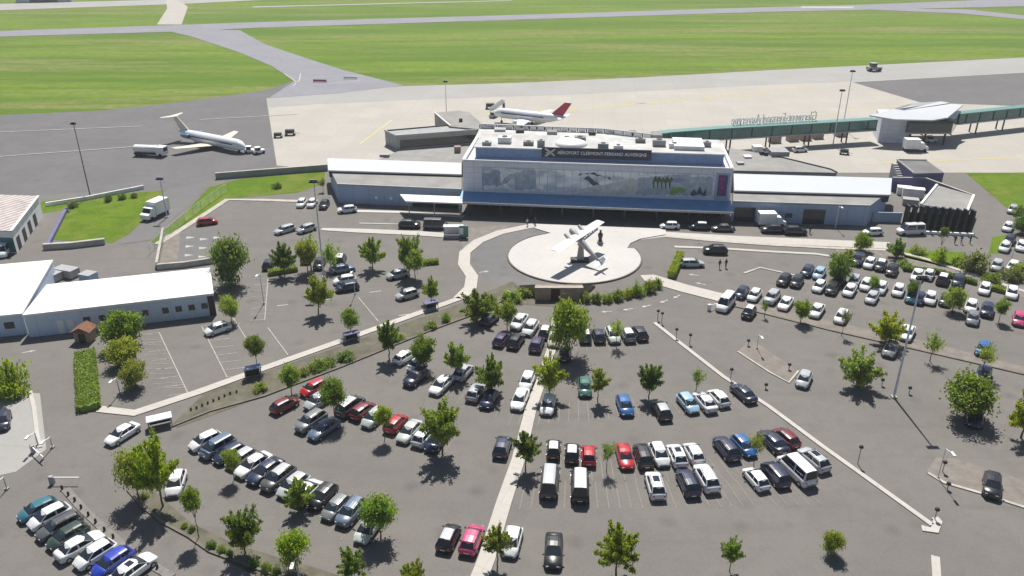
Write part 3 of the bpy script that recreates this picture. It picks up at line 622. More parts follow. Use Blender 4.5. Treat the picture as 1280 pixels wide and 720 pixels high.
for f_ in (.1, .45, .9):
    for e, (i, j) in enumerate(((0, 1), (3, 2))):
        p = Vector(L_(q[i])).lerp(Vector(L_(q[j])), f_); M().tube((p.x, p.y + (.6 if e == 0 else -.6), 0), (p.x, p.y + (.6 if e == 0 else -.6), 3.2), .3).build('post', 'dark', hb_)
rA = [at(1087, 144, 8.2), at(1118, 149, 7.6), at(1166, 150, 7.4), at(1184, 147, 7.6), at(1135, 140, 7.8), at(1118, 136, 8.6)]
M().prism([L_(p) for p in rA], [p.z - .35 for p in rA], [p.z for p in rA]).build('roof', 'sheet', hb_)
rB = [at(1128, 138.5, 7.9), at(1184, 147.5, 7.6), at(1204, 131, 9.2), at(1188, 130, 9.0)]
M().prism([L_(p) for p in rB], [p.z - .3 for p in rB], [p.z + .02 for p in rB]).build('roof', 'sheet', hb_)
rC = [at(1118, 135.5, 8.7), at(1130, 137.5, 8.0), at(1188, 128.5, 9.1), at(1176, 126.5, 9.2), at(1140, 129, 9.2)]
M().prism([L_(p) for p in rC], [p.z - .3 for p in rC], [p.z - .03 for p in rC]).build('roof', 'sheet', hb_)
for i_, (x_, y_) in enumerate(((968, 178), (990, 176), (1006, 175), (1021, 173), (1050, 170))):
    t = thing('cargo_container', f'pinkish cargo container, {ORD[i_]} from the left behind the green walkway posts', 'container', tuple(at(x_, y_)), R(12), 'cargo containers behind the walkway')
    M().box(-1.5, 1.5, -1, 1, .25, 1.9).build('body', plain('container_tan', (.36, .26, .22), .7, var=.2), t); M().box(-1.55, 1.55, -1.05, 1.05, 1.903, 2.0).build('lid', 'kerb', t); M().box(-1.6, 1.6, -1.0, 1.0, .1, .247).build('pallet', 'steel', t)
# mirrored roof letters on the walkway: they face the apron, so we read them from behind
ls = thing('rooftop_sign', 'white free-standing letters on the green walkway roof seen from behind', 'sign', tuple(at(967, 150.5, 6.5)))
L_ = local(ls); a, b = at(1020, 149.5, 6.6), at(914, 155.5, 6.6); d = (b - a).normalized(); m = M()
text_mesh(m, 'Clermont-Ferrand Auvergne', 3.6, L_(a), tuple(d), (0, 0, 1), .22, (b - a).length); m.build('lettering', 'white', ls)
m = M()
for k in range(26):
    c = Vector(L_(a)).lerp(Vector(L_(b)), (k + .5) / 26); m.tube((c.x, c.y, 0), (c.x, c.y - 1.0, 1.6), .07, n=5); m.tube((c.x, c.y - 1.0, 0), (c.x, c.y - 1.0, 1.6), .07, n=5)
m.strip([Vector(L_(a)) + Vector((0, -1, 0)), Vector(L_(b)) + Vector((0, -1, 0))], .12, 1.5, 1.65); m.build('frame', 'white', ls)
# white-roofed warehouses and the rusty-roofed shed on the left
wh = thing('warehouse', 'long white-roofed pale blue warehouse with a row of small square windows', 'warehouse', tuple(at(268, 392))); L_ = local(wh)
hw = 3.6
q = P(hw, (30, 396), (266, 369), (262, 337), (60, 358)); M().prism([L_(p) for p in q], 0, hw).build('wall', 'palewall', wh)
cc = sum((Vector(L_(p)) for p in q), Vector()) / 4
M().prism([tuple(cc + (Vector(L_(p)) - cc) * 1.012) for p in q], hw + .003, hw + .35).build('roof', 'roofwhite', wh)
a, b = Vector(L_(q[0])), Vector(L_(q[1])); d = (b - a).normalized(); nn = Vector((d.y, -d.x, 0)); ln_ = (b - a).length
for px in (103, 122, 140, 158, 176, 202, 219, 236, 253):
    f_ = (px - 30) / 236; c = a + d * (ln_ * f_)
    wf = M().slab([(Vector((c.x, c.y, 0)) + nn * .05 + d * s + Vector((0, 0, z))) for s, z in ((-.6, 1.3), (.6, 1.3), (.6, 2.5), (-.6, 2.5))], .045).build('window', 'clad2', wh)
    M().slab([(Vector((c.x, c.y, 0)) + nn * .08 + d * s + Vector((0, 0, z))) for s, z in ((-.48, 1.42), (.48, 1.42), (.48, 2.38), (-.48, 2.38))], .028).build('pane', 'glass', wf)
for f_, w2, mt in ((.985, .5, 'dark'), (.17, .45, 'white'), (.22, .4, 'white')):
    c = a + d * (ln_ * f_); M().slab([(Vector((c.x, c.y, 0)) + nn * .06 + d * s + Vector((0, 0, z))) for s, z in ((-w2, .05), (w2, .05), (w2, 2.3 if mt == 'white' else hw - .1), (-w2, 2.3 if mt == 'white' else hw - .1))], .055).build('door', mt, wh)
wh2 = thing('warehouse', 'square white-roofed pale blue warehouse at the left edge of the photo', 'warehouse', tuple(at(5, 425))); L_ = local(wh2); hw = 3.4
q = P(hw, (-90, 405), (28, 393.5), (66, 327), (-60, 338)); M().prism([L_(p) for p in q], 0, hw).build('wall', 'palewall', wh2)
cc = sum((Vector(L_(p)) for p in q), Vector()) / 4
M().prism([tuple(cc + (Vector(L_(p)) - cc) * 1.012) for p in q], hw + .003, hw + .3).build('roof', 'roofwhite', wh2)
for px in (-20, 8):
    f_ = (px + 90) / 118; a, b = Vector(L_(q[0])), Vector(L_(q[1])); d = (b - a).normalized(); nn = Vector((d.y, -d.x, 0)); c = a.lerp(b, f_)
    M().slab([(Vector((c.x, c.y, 0)) + nn * .05 + d * s + Vector((0, 0, z))) for s, z in ((-.7, 1.3), (.7, 1.3), (.7, 2.4), (-.7, 2.4))], .045).build('window', 'glass', wh2)
sh = thing('shed', 'long shed with ribbed rust-streaked roof and white gable left of the lawn', 'shed', tuple(at(20, 300)), R(-28)); L_ = local(sh); zs = 4.4
q = P(zs, (-60, 287), (14, 290), (48, 246), (-60, 242)); M().prism([L_(p) for p in q], 0, zs).build('wall', 'roofwhite', sh)
M().prism([L_(p) for p in q], [zs + .003] * 4, [zs + .2] * 4).build('roof', 'rust', sh)
M().strip([L_(q[1]), L_(q[2])], .5, zs + .2, zs + .3).build('verge_trim', 'white', sh)
a, b = Vector(L_(q[0])), Vector(L_(q[1])); d = (b - a).normalized(); nn = Vector((d.y, -d.x, 0))
M().slab([(Vector((p.x, p.y, z)) + nn * .06) for p, z in ((a.lerp(b, .5), .3), (b, .3), (b, 3.2), (a.lerp(b, .5), 3.2))], .055).build('window', 'gglass', sh)
a, b = Vector(L_(q[1])), Vector(L_(q[2])); d = (b - a).normalized(); nn = Vector((d.y, -d.x, 0))
for k in range(4):
    c = a.lerp(b, .12 + .2 * k); M().slab([(Vector((c.x, c.y, z)) + nn * .06 + d * s) for s, z in ((-1.0, .1), (1.0, .1), (1.0, 2.6), (-1.0, 2.6))], .055).build('door', 'dark', sh)
# underpass entrance on the south edge of the plaza
ue = thing('underpass_entrance', 'brown walled underpass entrance with a dark door below the plaza edge', 'entrance', (at(694, 375).x, at(694, 375).y, 0)); 
M().box(-3.4, 4.6, -.2, 1.2, 0, 2.3).build('wall', 'brown', ue); M().box(-3.45, 4.65, -.28, .25, 2.303, 2.42).build('coping', 'kerb', ue)
M().box(-.75, .75, -.26, -.203, 0, 2.15).build('door', plain('door_maroon', (.06, .02, .025), .6), ue)
for x, l_ in ((-3.4, 5.0), (4.3, 5.0)): M().prism([(x, 1.3), (x + .3, 1.3), (x + .3 - (2.6 if x < 0 else -2.6), l_), (x - (2.6 if x < 0 else -2.6), l_)], 0, [2.3, 2.3, .4, .4]).build('wing_wall', 'brown', ue)
# kiosk / ticket shelter / bus sign
def shelter(name, label, cat, px, L, Wd, H, rz, mroof, mwall):
    r = thing(name, label, cat, tuple(at(*px)), rz)
    M().box(-L / 2, L / 2, -Wd / 2, Wd / 2, H, H + .15).build('roof', mroof, r)
    for sx in (-1, 1):
        for sy in (-1, 1): M().tube((sx * (L / 2 - .15), sy * (Wd / 2 - .15), 0), (sx * (L / 2 - .15), sy * (Wd / 2 - .15), H), .06, n=6).build('post', 'steel', r)
    M().box(-L / 2 + .25, L / 2 - .25, Wd / 2 - .25, Wd / 2 - .2, .2, H - .1).build('back_panel', mwall, r); return r
shelter('trolley_shelter', 'pale blue-grey roofed trolley shelter beside the left end of the planting strip', 'shelter', (201, 533), 3.0, 1.5, 1.3, R(25), 'clad2', 'glass')
shelter('trolley_shelter', 'dark roofed trolley shelter at the left pavement under a young tree', 'shelter', (317, 472), 2.4, 1.1, 1.6, R(25), 'clad', 'dark')
shelter('trolley_shelter', 'dark trolley shelter under a round tree midway along the left pavement', 'shelter', (440, 426), 2.4, 1.1, 1.3, R(28), 'purple', 'dark')
shelter('trolley_shelter', 'dark trolley shelter near the ring pavement on the left', 'shelter', (539, 387), 2.4, 1.1, 1.3, R(28), 'purple', 'dark')
bs = thing('bus_sign', 'green and white bus stop totem at the end of the island by the terminal', 'sign', tuple(at(580, 298))); M().box(-.9, .9, -.15, .15, .3, 2.7).build('panel', 'greensteel', bs); M().box(-.9, -.1, -.19, -.153, .9, 2.3).build('poster', 'white', bs); M().box(-.5, .5, -.3, .3, 0, .3).build('foot', 'dark', bs)
bh2 = thing('bus_shelter', 'glass bus shelter standing on the island left of the bus sign', 'shelter', tuple(at(567, 296)))
M().box(-2, 2, -.7, .7, 2.3, 2.4).build('roof', 'lampglass', bh2); M().box(-2, 2, .6, .65, .2, 2.3).build('back_pane', 'lampglass', bh2)
for x in (-1.9, 1.9): M().tube((x, .6, 0), (x, .6, 2.3), .05, n=6).build('post', 'dark', bh2)
M().box(-1.4, 1.4, .2, .5, .4, .48).build('bench', 'steel', bh2)
# gabled little brown porch by the warehouse, freight clutter behind it
po = thing('brown_porch', 'little brown tiled gate porch in front of the long warehouse', 'porch', tuple(at(108, 425))); M().box(-1.2, 1.2, -1, 1, 0, 1.9).build('wall', 'brown', po)
M().rings([[(-1.5, y, 1.9), (0, y, 2.7), (1.5, y, 1.9)] for y in (-1.3, 1.3)]).build('roof', plain('brown_tile', (.20, .10, .065), .9, var=.25), po); M().box(-.5, .5, -1.06, -1.003, .05, 1.6).build('door', 'dark', po)
# walls and fences
def wall(label, px, h, wd, mt, cop=None, name='low_wall', cat='wall'):
    r = thing(name, label, cat, tuple(at(*px[0]))); L = local(r)
    M().strip([L(p) for p in P(0, *px)], wd, 0, h).build('wall', mt, r)
    if cop: M().strip([L(p) for p in P(0, *px)], wd + .15, h + .003, h + .1).build('coping', cop, r)
    return r
wall('long grey block wall with pale coping between the lawn strip and the apron', ((270, 224), (320, 220), (410, 213)), 1.5, .5, 'concretewall', 'kerb')
wall('pale stone wall along the front of the left lawn', ((55, 312), (90, 310), (132, 305)), 1.1, .6, 'stone', 'kerb')
wall('slate blue low wall down the left side of the lawn', ((60, 310), (84, 263)), .8, .6, 'purple')
wall('pale retaining wall along the front of the marked deck', ((197, 337), (232, 334), (272, 328)), 1.0, .35, 'stone', 'kerb')
wall('pale wall on the left side of the ramp paving', ((197, 336), (205, 292)), 1.2, .3, 'stone', 'kerb')
wall('low white wall behind the lawn with dark shrubs against it', ((58, 258), (110, 250), (180, 236)), .9, .4, 'roofwhite')
fe = thing('mesh_fence', 'pale mesh fence on thin posts between lawn strip and upper lot', 'fence', tuple(at(190, 318))); L_ = local(fe)
fp = P(0, (188, 318), (206, 300), (232, 278), (262, 255), (284, 240)); m = M()
for i in range(4):
    a, b = Vector(L_(fp[i])), Vector(L_(fp[i + 1]))
    for k in range(3):
        c = a.lerp(b, k / 3); M().tube((c.x, c.y, 0), (c.x, c.y, 2.2), .05, n=6).build('post', 'roofwhite', fe)
    for z in (.3, .7, 1.1, 1.5, 1.9, 2.15): m.tube((a.x, a.y, z), (b.x, b.y, z), .015, n=4)
m.build('mesh_panel', 'roofwhite', fe)
hg = thing('hangar', 'far grey hangar at the top left edge beyond the runway', 'hangar', tuple(at(55, 3)), R(12)); M().box(-18, 18, 0, 14, 0, 5).build('wall', 'clad2', hg)
M().rings([[(-18.5, 0, 5), (-9, 0, 7.5), (0, 0, 8.2), (9, 0, 7.5), (18.5, 0, 5)], [(-18.5, 14, 5), (-9, 14, 7.5), (0, 14, 8.2), (9, 14, 7.5), (18.5, 14, 5)]]).build('roof', 'steel', hg); M().box(-9, 9, -.1, -.01, 0, 4.5).build('door', 'dark', hg)
# ------------------------------------------------------------------ cars
CARS = {  # L, W, H, cowl x, roof front x, roof rear x, rear glass base x, belt z, tail z, hood z
    'hatchback': (4.1, 1.78, 1.48, 1.2, .35, -1.35, -1.85, .95, .98, .80),
    'small car': (3.6, 1.65, 1.50, 1.1, .40, -1.2, -1.62, .95, .98, .84),
    'saloon': (4.65, 1.82, 1.45, 1.2, .25, -1.05, -1.85, .93, 1.0, .80),
    'estate car': (4.65, 1.82, 1.49, 1.25, .35, -1.75, -2.12, .95, .98, .80),
    'SUV': (4.45, 1.86, 1.66, 1.25, .45, -1.5, -2.0, 1.08, 1.1, 1.0),
    'people carrier': (4.5, 1.84, 1.70, 1.6, .60, -1.7, -2.05, 1.05, 1.05, .95),
    'van': (5.3, 2.0, 2.2, 1.85, 1.1, -2.4, -2.56, 1.15, 1.1, 1.0),
    'small van': (4.5, 1.85, 1.95, 1.3, .65, -1.85, -2.05, 1.08, 1.05, .95),
    'pickup': (5.1, 1.85, 1.75, 1.2, .55, -.55, -.75, 1.08, .98, 1.0),
}
def car_parts(ty):
    L, W, H, xw, rf, rr, rb, zb, zt, zh = CARS[ty]; h = L / 2; hw = W / 2; out = []
    m = M(); m.smooth = True
    st = [(h, .52, .38, .56), (h - .05, .70, .28, zh - .2), (h - .16, .84, .23, zh - .09), (h - .42, .95, .2, zh), (xw + .3, 1, .2, (zh + zb * 2) / 3), (xw, 1, .2, zb), (0, 1, .2, zb + .01), (rr, 1, .2, zb + .01), (rb, .99, .2, zt), (-h + .3, .96, .22, zt - .01), (-h + .12, .9, .24, zt - .06), (-h + .03, .78, .28, zt - .16), (-h, .6, .38, .60)]
    rs = []
    for x, wk, z0, z1 in st:
        w_ = hw * wk; zm = z0 + (z1 - z0) * .55
        rs.append([(x, -w_ * .88, z0), (x, -w_ * .98, z0 + .12), (x, -w_, zm), (x, -w_ * .97, z1 - .07), (x, -w_ * .88, z1), (x, 0, z1 + .025),
                   (x, w_ * .88, z1), (x, w_ * .97, z1 - .07), (x, w_, zm), (x, w_ * .98, z0 + .12), (x, w_ * .88, z0)])
    m.rings(rs)
    wb, wr = hw * .87, hw * .70
    g = [(xw - .03, wb, zb - .03, zb - .03), (rf, wr, zb, H - .05), ((rf + rr) / 2, wr, zb, H - .02), (rr, wr * .97, zb, H - .06), (rb + .03, wb * .96, zb - .03, zb - .03)]
    # greenhouse: pillars and domed roof
    vs = []; fs = []
    for x, w_, _z, z in g:
        wbx = wb if w_ == wb else w_
        vs += [(x, -w_, z), (x, -w_ * .6, z + (.05 if z > zb else 0)), (x, 0, z + (.07 if z > zb else 0)), (x, w_ * .6, z + (.05 if z > zb else 0)), (x, w_, z)]
    for i in range(4):
        for j in range(4): fs.append((i * 5 + j, i * 5 + j + 1, (i + 1) * 5 + j + 1, (i + 1) * 5 + j)[::-1])
    base = len(vs); vs += [(rf, -wb, zb - .03), (rr, -wb * .98, zb - .03), (rf, wb, zb - .03), (rr, wb * .98, zb - .03), ((rf + rr) / 2, -wb, zb - .03), ((rf + rr) / 2, wb, zb - .03)]
    fs += [(0, base, 5), (5, base, base + 4, 10), (10, base + 4, base + 1, 15), (15, base + 1, 20), (4, 9, base + 2), (9, 14, base + 5, base + 2), (14, 19, base + 3, base + 5), (19, 24, base + 3)]
    m.smooth = False; m.add(vs, fs); body = ('body', m, 'paint', [])
    out.append(body)
    V = Vector
    def pane(name, a, b, c, d, ins=.1, dz=.018):
        q = [V(p) for p in (a, b, c, d)]; ce = sum(q, V()) / 4; q = [p + (ce - p) * ins for p in q]
        n = (q[1] - q[0]).cross(q[3] - q[0]).normalized(); q = [p + n * dz for p in q]
        out.append((name, M().slab(q, .012), 'glass', []))
    zr = H - .05
    pane('windscreen', (xw - .03, -wb, zb - .01), (xw - .03, wb, zb - .01), (rf, wr, zr), (rf, -wr, zr), .05, .03)
    pane('rear_window', (rb + .03, wb * .96, zb - .01), (rb + .03, -wb * .96, zb - .01), (rr, -wr * .97, zr - .01), (rr, wr * .97, zr - .01), .07, .03)
    mid = (rf + rr) / 2
    van = ty in ('van', 'small van', 'pickup')
    for s in (1, -1):
        def sp(x, t_): # point on the side of the greenhouse
            return V((x, -s * (wb + (wr - wb) * t_), zb - .01 + (zr - zb) * t_))
        fa, fb = (sp(xw - .12, .02), sp(mid + .05, .02)); fc, fd = sp(mid + .05, .92), sp(rf - .02, .92)
        q = [fb, fa, fd, fc] if s > 0 else [fa, fb, fc, fd]
        pane('side_window', *q, ins=.07, dz=.015)
        if ty != 'pickup' and ty != 'small van':
            ra, rb_ = sp(mid - .05, .02), sp(rb + .25, .02); rc, rd = sp(rr + .08, .90), sp(mid - .05, .92)
            q = [rb_, ra, rd, rc] if s > 0 else [ra, rb_, rc, rd]
            pane('side_window', *q, ins=.07, dz=.015)
    ax = h - .82
    for x in (ax, -h + .78):
        for s in (1, -1):
            rr_ = .31 if ty not in ('SUV', 'van', 'pickup') else .35
            y0, y1 = s * (hw - .2), s * (hw + .015)
            t_ = M().tube((x, y0, rr_), (x, y1, rr_), rr_, n=14); r_ = M().tube((x, y1 - s * .01, rr_), (x, y1 + s * .012, rr_), rr_ * .62, n=10)
            out.append(('wheel', t_, 'black', [('rim', r_, 'rim')]))
    for s in (1, -1):
        out.append(('headlight', M().box(h - .2, h - .045, s * hw * .56 - .16, s * hw * .56 + .1, zh - .30, zh - .17), 'lampglass', []))
        out.append(('tail_light', M().box(-h - .005, -h + .1, s * hw * .66 - .12, s * hw * .66 + .1, zt - .34, zt - .2), 'redlens', []))
        out.append(('door_mirror', M().box(xw - .28, xw - .12, s * (hw + .08) - .09, s * (hw + .08) + .09, zb - .02, zb + .12), 'dark', []))
    out.append(('number_plate', M().box(-h - .02, -h + .03, -.26, .26, .52, .63), 'plate', []))
    out.append(('bumper', M().box(h - .12, h + .02, -hw * .5, hw * .5, .38, .5), 'dark', []))
    out.append(('bumper', M().box(-h - .025, -h + .1, -hw * .58, hw * .58, .38, .48), 'dark', []))
    if ty == 'pickup':
        out.append(('load_bed', M().box(-h + .15, rb - .1, -hw * .8, hw * .8, zt + .02, zt + .05), 'dark', []))
    if ty in ('SUV', 'estate car'):
        for s in (1, -1): out.append(('roof_rail', M().tube((rf - .1, s * wr * .86, H + .03), (rr + .1, s * wr * .86, H + .02), .025, n=5), 'dark', []))
    ROOF_GLINT[ty] = M().rings([[(x, -wr * .9, z), (x, -wr * .55, z + .045), (x, 0, z + .062), (x, wr * .55, z + .045), (x, wr * .9, z), (x, 0, z - .02)] for x, z in ((rf - .04, H - .03), ((rf + rr) / 2, H + .002), (rr + .05, H - .04))]).mesh('roof_glint', MT['paint'])  # pale panel that paints the sun glint on a dark car's domed roof
    SUNROOF[ty] = M().rings([[(x, -wr * .55, z - .03), (x, -wr * .55, z + .02), (x, 0, z + .045), (x, wr * .55, z + .02), (x, wr * .55, z - .03)] for x, z in ((rf - .12, H - .01), ((rf + rr) / 2 - .1, H + .008))]).mesh('sunroof', MT['glass'])
    return [(n, mm.mesh(n, MT[mt]), [(a, b.mesh(a, MT[c])) for a, b, c in sub]) for n, mm, mt, sub in out]
ROOF_GLINT = {}; SUNROOF = {}
CARMESH = {k: car_parts(k) for k in CARS}
CO = {'white': (.78, .79, .80), 'silver': (.46, .48, .50), 'grey': (.20, .21, .22), 'dark grey': (.075, .08, .085), 'black': (.014, .015, .017), 'navy': (.017, .026, .065),
      'blue': (.03, .13, .36), 'bright blue': (.02, .05, .42), 'red': (.44, .012, .025), 'dark red': (.16, .012, .02), 'teal': (.03, .15, .20), 'slate blue': (.10, .15, .22),
      'pale blue': (.30, .45, .58), 'green': (.05, .16, .13), 'pale green': (.50, .545, .51), 'purple': (.06, .035, .11), 'pink': (.50, .05, .16), 'cream': (.62, .58, .48), 'dark green': (.03, .055, .045)}
TY = dict(h='hatchback', c='small car', s='saloon', e='estate car', u='SUV', m='people carrier', v='van', b='small van', p='pickup')
CC = dict(w='white', s='silver', g='grey', d='dark grey', k='black', n='navy', b='blue', B='bright blue', r='red', R='dark red', t='teal', l='slate blue', p='pale blue', e='green', E='pale green', u='purple', i='pink', c='cream', D='dark green')
def make_car(px, py, ty, col, hd, label, group, lod, roof=None):
    p = at(px, py, .62); root = thing('parked_car', label, 'van' if 'van' in ty else 'car', (p.x, p.y, .035), hd, group)
    if 'van' in ty: root.name = 'parked_van'
    root.scale = [random.Random(px * 31 + py).uniform(.97, 1.05)] * 3
    if roof == 'black': link('sunroof', SUNROOF[ty], root, loc=(0, 0, .035))
    elif roof: link('roof_glint', ROOF_GLINT[ty], root, color=CO[roof], loc=(0, 0, .02))
    for n, me, sub in CARMESH[ty]:
        if lod and n in ('number_plate', 'bumper', 'door_mirror', 'roof_rail'): continue
        o = link(n, me, root, color=col if n == 'body' else None)
        if not lod:
            for a, b in sub: link(a, b, o)
    return root
used = set()
def row(desc, group, mode, cars, flip=0, vary=2.0):
    """cars: list of (px, py, 'type+colour'[, flip]); heading: radial to the plaza or a photo segment on the ground"""
    cs = sorted(cars, key=lambda c: c[0]); n = len(cs); rd = random.Random(desc)
    for i, c in enumerate(cs):
        px, py, code = c[:3]; ty, cn = TY[code[0]], CC[code[1]]; base = CO[cn]
        if len(code) > 2 and code[2] == 'k': cn += ' sunroofed'
        elif len(code) > 2: cn += f' {CC[code[2]]}-glint-roofed'
        p = at(px, py, .62)
        if mode == 'R': a = math.atan2(CY - p.y, CX - p.x)
        else:
            m_ = c[4] if len(c) > 4 else mode; q0, q1 = at(*m_[0]), at(*m_[1]); a = math.atan2(q1.y - q0.y, q1.x - q0.x)
        fl = c[3] if len(c) > 3 and c[3] is not None else flip
        if fl: a += math.pi
        a += R(rd.uniform(-vary, vary))
        fk = rd.uniform(.86, 1.08); col = [max(.008, x * fk * rd.uniform(.98, 1.02)) for x in base]
        same = [k for k in cs if k[2] == code]
        if n == 1: lab = f'{cn} {ty} {desc}'
        elif len(same) == 1: lab = f'{cn} {ty}, the only one in the {desc}'
        else: lab = f'{cn} {ty}, {ORD[i]} from the left in the {desc}'
        if not 4 <= len(lab.split()) <= 16: print('LABEL', lab)
        assert lab not in used, lab
        used.add(lab)
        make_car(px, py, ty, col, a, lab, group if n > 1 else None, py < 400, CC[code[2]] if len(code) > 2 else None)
row('bottom left corner row', 'cars in the bottom left corner row', 'R', [(48, 637, 'ht', 1), (62, 646, 'hw', 1), (74, 658, 'ed', 1), (85, 670, 'hD', 1), (100, 682, 'sw', 0), (119, 693, 'hw', 1), (141, 703, 'hB', 1), (166, 712, 'swk', 0)])
row('long diagonal row on the left', 'cars in the long diagonal left row', 'R', [(257, 551, 'hw', 1), (272, 559, 'ml', 1), (287, 567, 'hn', 1), (302, 573, 'hgs', 1), (317, 581, 'sw', 1), (332, 589, 'sn', 1), (348, 598, 'uds', 1), (367, 607, 'hs', 1), (384, 614, 'hw', 0), (403, 620, 'hk', 1), (420, 634, 'hg', 1), (439, 640, 'ul', 1), (460, 661, 'hE', 1)], 1)
row('broken row behind that diagonal', 'cars in the broken left middle row', 'R', [(356, 506, 'hR', 0), (392, 485, 'hr', 1), (398, 501, 'hs', 1), (438, 508, 'mds', 0), (454, 513, 'hR', 0), (468, 522, 'hE', 1), (495, 529, 'hr', 0), (512, 539, 'sE', 1), (530, 545, 'hw', 0), (545, 551, 'hn', 1)])
row('pair in front of the broken left row', 'pair of cars in front of the broken left row', 'R', [(389, 527, 'ug', 1), (405, 536, 'sl', 1)])
row('tree-shaded row left of the centre path', 'cars among the trees left of the centre path', 'R', [(506, 446, 'hw', 0), (521, 456, 'cw', 1), (520, 472, 'un', 1), (552, 481, 'sw', 1), (579, 465, 'hs', 0), (595, 490, 'hs', 0), (611, 499, 'hn', 1)])
row('pair end to end beside the centre path', 'pair beside the centre path', 'R', [(659, 476, 'hw', 1), (650, 499, 'sw', 1)])
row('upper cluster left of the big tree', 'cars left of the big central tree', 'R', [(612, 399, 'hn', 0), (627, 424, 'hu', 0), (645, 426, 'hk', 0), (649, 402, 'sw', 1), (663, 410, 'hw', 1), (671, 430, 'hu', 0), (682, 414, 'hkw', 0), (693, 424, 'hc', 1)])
row('in deep shade under the big central tree', None, 'R', [(706, 442, 'hn', 0)])
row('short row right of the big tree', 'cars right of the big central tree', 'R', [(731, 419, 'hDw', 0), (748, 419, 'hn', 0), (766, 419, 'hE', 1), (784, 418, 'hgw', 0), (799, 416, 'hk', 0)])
row('scattered row of the central car park', 'cars in the scattered central row', 'R', [(685, 506, 'hw', 1), (731, 484, 'he', 1), (781, 507, 'hb', 1), (827, 513, 'hks', 0), (860, 504, 'hp', 1), (881, 502, 'sw', 0), (898, 497, 'hw', 0), (929, 491, 'sn', 0)])
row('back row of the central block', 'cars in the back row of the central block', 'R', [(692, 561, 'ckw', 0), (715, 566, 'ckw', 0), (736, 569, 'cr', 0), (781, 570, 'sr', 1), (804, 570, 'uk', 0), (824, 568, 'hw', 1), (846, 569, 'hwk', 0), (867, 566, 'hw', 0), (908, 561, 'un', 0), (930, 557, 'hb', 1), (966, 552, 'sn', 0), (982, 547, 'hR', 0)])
row('front row of the central block', 'vehicles in the front row of the central block', 'R', [(687, 602, 'vds', 0), (725, 607, 'vkw', 0), (819, 607, 'uwk', 0), (860, 604, 'un', 0), (883, 598, 'uw', 0), (945, 598, 'hw', 0), (969, 593, 'mn', 0), (995, 588, 'vw', 0), (1017, 575, 'usk', 0)])  # dark bodies of the two pale-topped vans paint in their shaded sides
row('parked alone near the bottom, right of the centre path', None, 'R', [(692, 688, 'sk', 1)])
row('half hidden by a tree beside the lower centre path', None, 'R', [(640, 677, 'hw', 1)])
row('pair just left of the lower centre path', 'pair left of the lower centre path', 'R', [(561, 671, 'hks', 0), (590, 674, 'hi', 0)])
row('beside the centre path next to a dark tree', None, 'R', [(628, 558, 'hn', 0)])
row('driving on the left access road near the trolley shelter', None, ((165, 535), (140, 550)), [(153, 542, 'sw')])
row('tucked behind the biggest tree at lower left', None, ((218, 622), (226, 590)), [(220, 604, 'hw', 1)])
row('alone on the hatched bays left of the long pavement', None, ((262, 416), (285, 408)), [(272, 411, 'hw', 1)])
row('alone by the sand coloured island', None, ((1000, 484), (1010, 464)), [(1005, 474, 'hs', 1)])
row('alone against the far right kerb', None, ((1239, 620), (1241, 596)), [(1240, 607, 'uk', 1)])
row('just below the sparse tree at the right verge', None, ((1226, 478), (1232, 460)), [(1229, 469, 'hn', 1)])
row('half hidden behind the sparse tree at the right verge', None, ((1226, 446), (1232, 430)), [(1229, 436, 'hb', 1)])
row('under the bushy tree on the right verge', None, ((1110, 444), (1118, 428)), [(1113, 437, 'hg', 1)])
row('beside the bushy tree on the right verge', None, ((1129, 426), (1139, 406)), [(1134, 416, 'sw', 1)])
row('in the shade of the biggest right-hand tree', None, ((1217, 533), (1220, 509)), [(1219, 521, 'sn', 1)])
KK = ((1000, 400), (1012, 382))
row('row along the right verge', 'cars along the right verge', KK, [(907, 380, 'vw', 1), (927, 366, 'hn', 1), (943, 369, 'hw', 1), (965, 372, 'us', 1), (982, 379, 'sw', 1), (1021, 388, 'sw', 1), (1052, 396, 'hw', 1)])
row('out on the lane below the right verge', None, KK, [(936, 391, 'ckw', 1)])
row('front row of the upper right lot', 'cars in the front row of the upper right lot', KK, [(980, 350, 'hk', 1), (996, 352, 'hk', 1), (1024, 358, 'hw', 1), (1040, 361, 'hk', 1), (1062, 363, 'hw', 1), (1090, 372, 'hs', 1), (1123, 363, 'hw', 1), (1140, 371, 'ht', 1), (1149, 373, 'hn', 1), (1163, 373, 'hw', 1), (1182, 375, 'hD', 1), (1214, 383, 'hw', 1), (1234, 388, 'un', 1)])
row('second row of the upper right lot', 'cars in the second row of the upper right lot', KK, [(1009, 339, 'hn', 1), (1024, 342, 'hp', 1), (1049, 350, 'hk', 1), (1068, 351, 'hs', 1), (1083, 356, 'hw', 1), (1101, 360, 'hw', 1)])
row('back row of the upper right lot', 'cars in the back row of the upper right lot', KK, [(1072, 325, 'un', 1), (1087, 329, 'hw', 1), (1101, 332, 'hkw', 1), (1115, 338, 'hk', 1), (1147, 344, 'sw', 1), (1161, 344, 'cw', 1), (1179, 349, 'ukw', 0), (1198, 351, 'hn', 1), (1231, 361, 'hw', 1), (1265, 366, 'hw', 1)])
row('pulled out in front of the upper right lot', None, KK, [(1216, 398, 'hg', 1)])
row('at the right edge of the upper right lot', None, KK, [(1274, 399, 'hi', 1)])
row('cluster at the far right edge', 'cars in the far right cluster', ((1250, 320), (1262, 296)), [(1256, 309, 'hw', 1), (1262, 300, 'hn', 1), (1246, 332, 'hs', 1), (1266, 333, 'hw', 1), (1260, 284, 'hw', 1), (1275, 279, 'hp', 1), (1266, 262, 'hs', 1), (1277, 308, 'hw', 1)])
FR = ((860, 284), (900, 285))
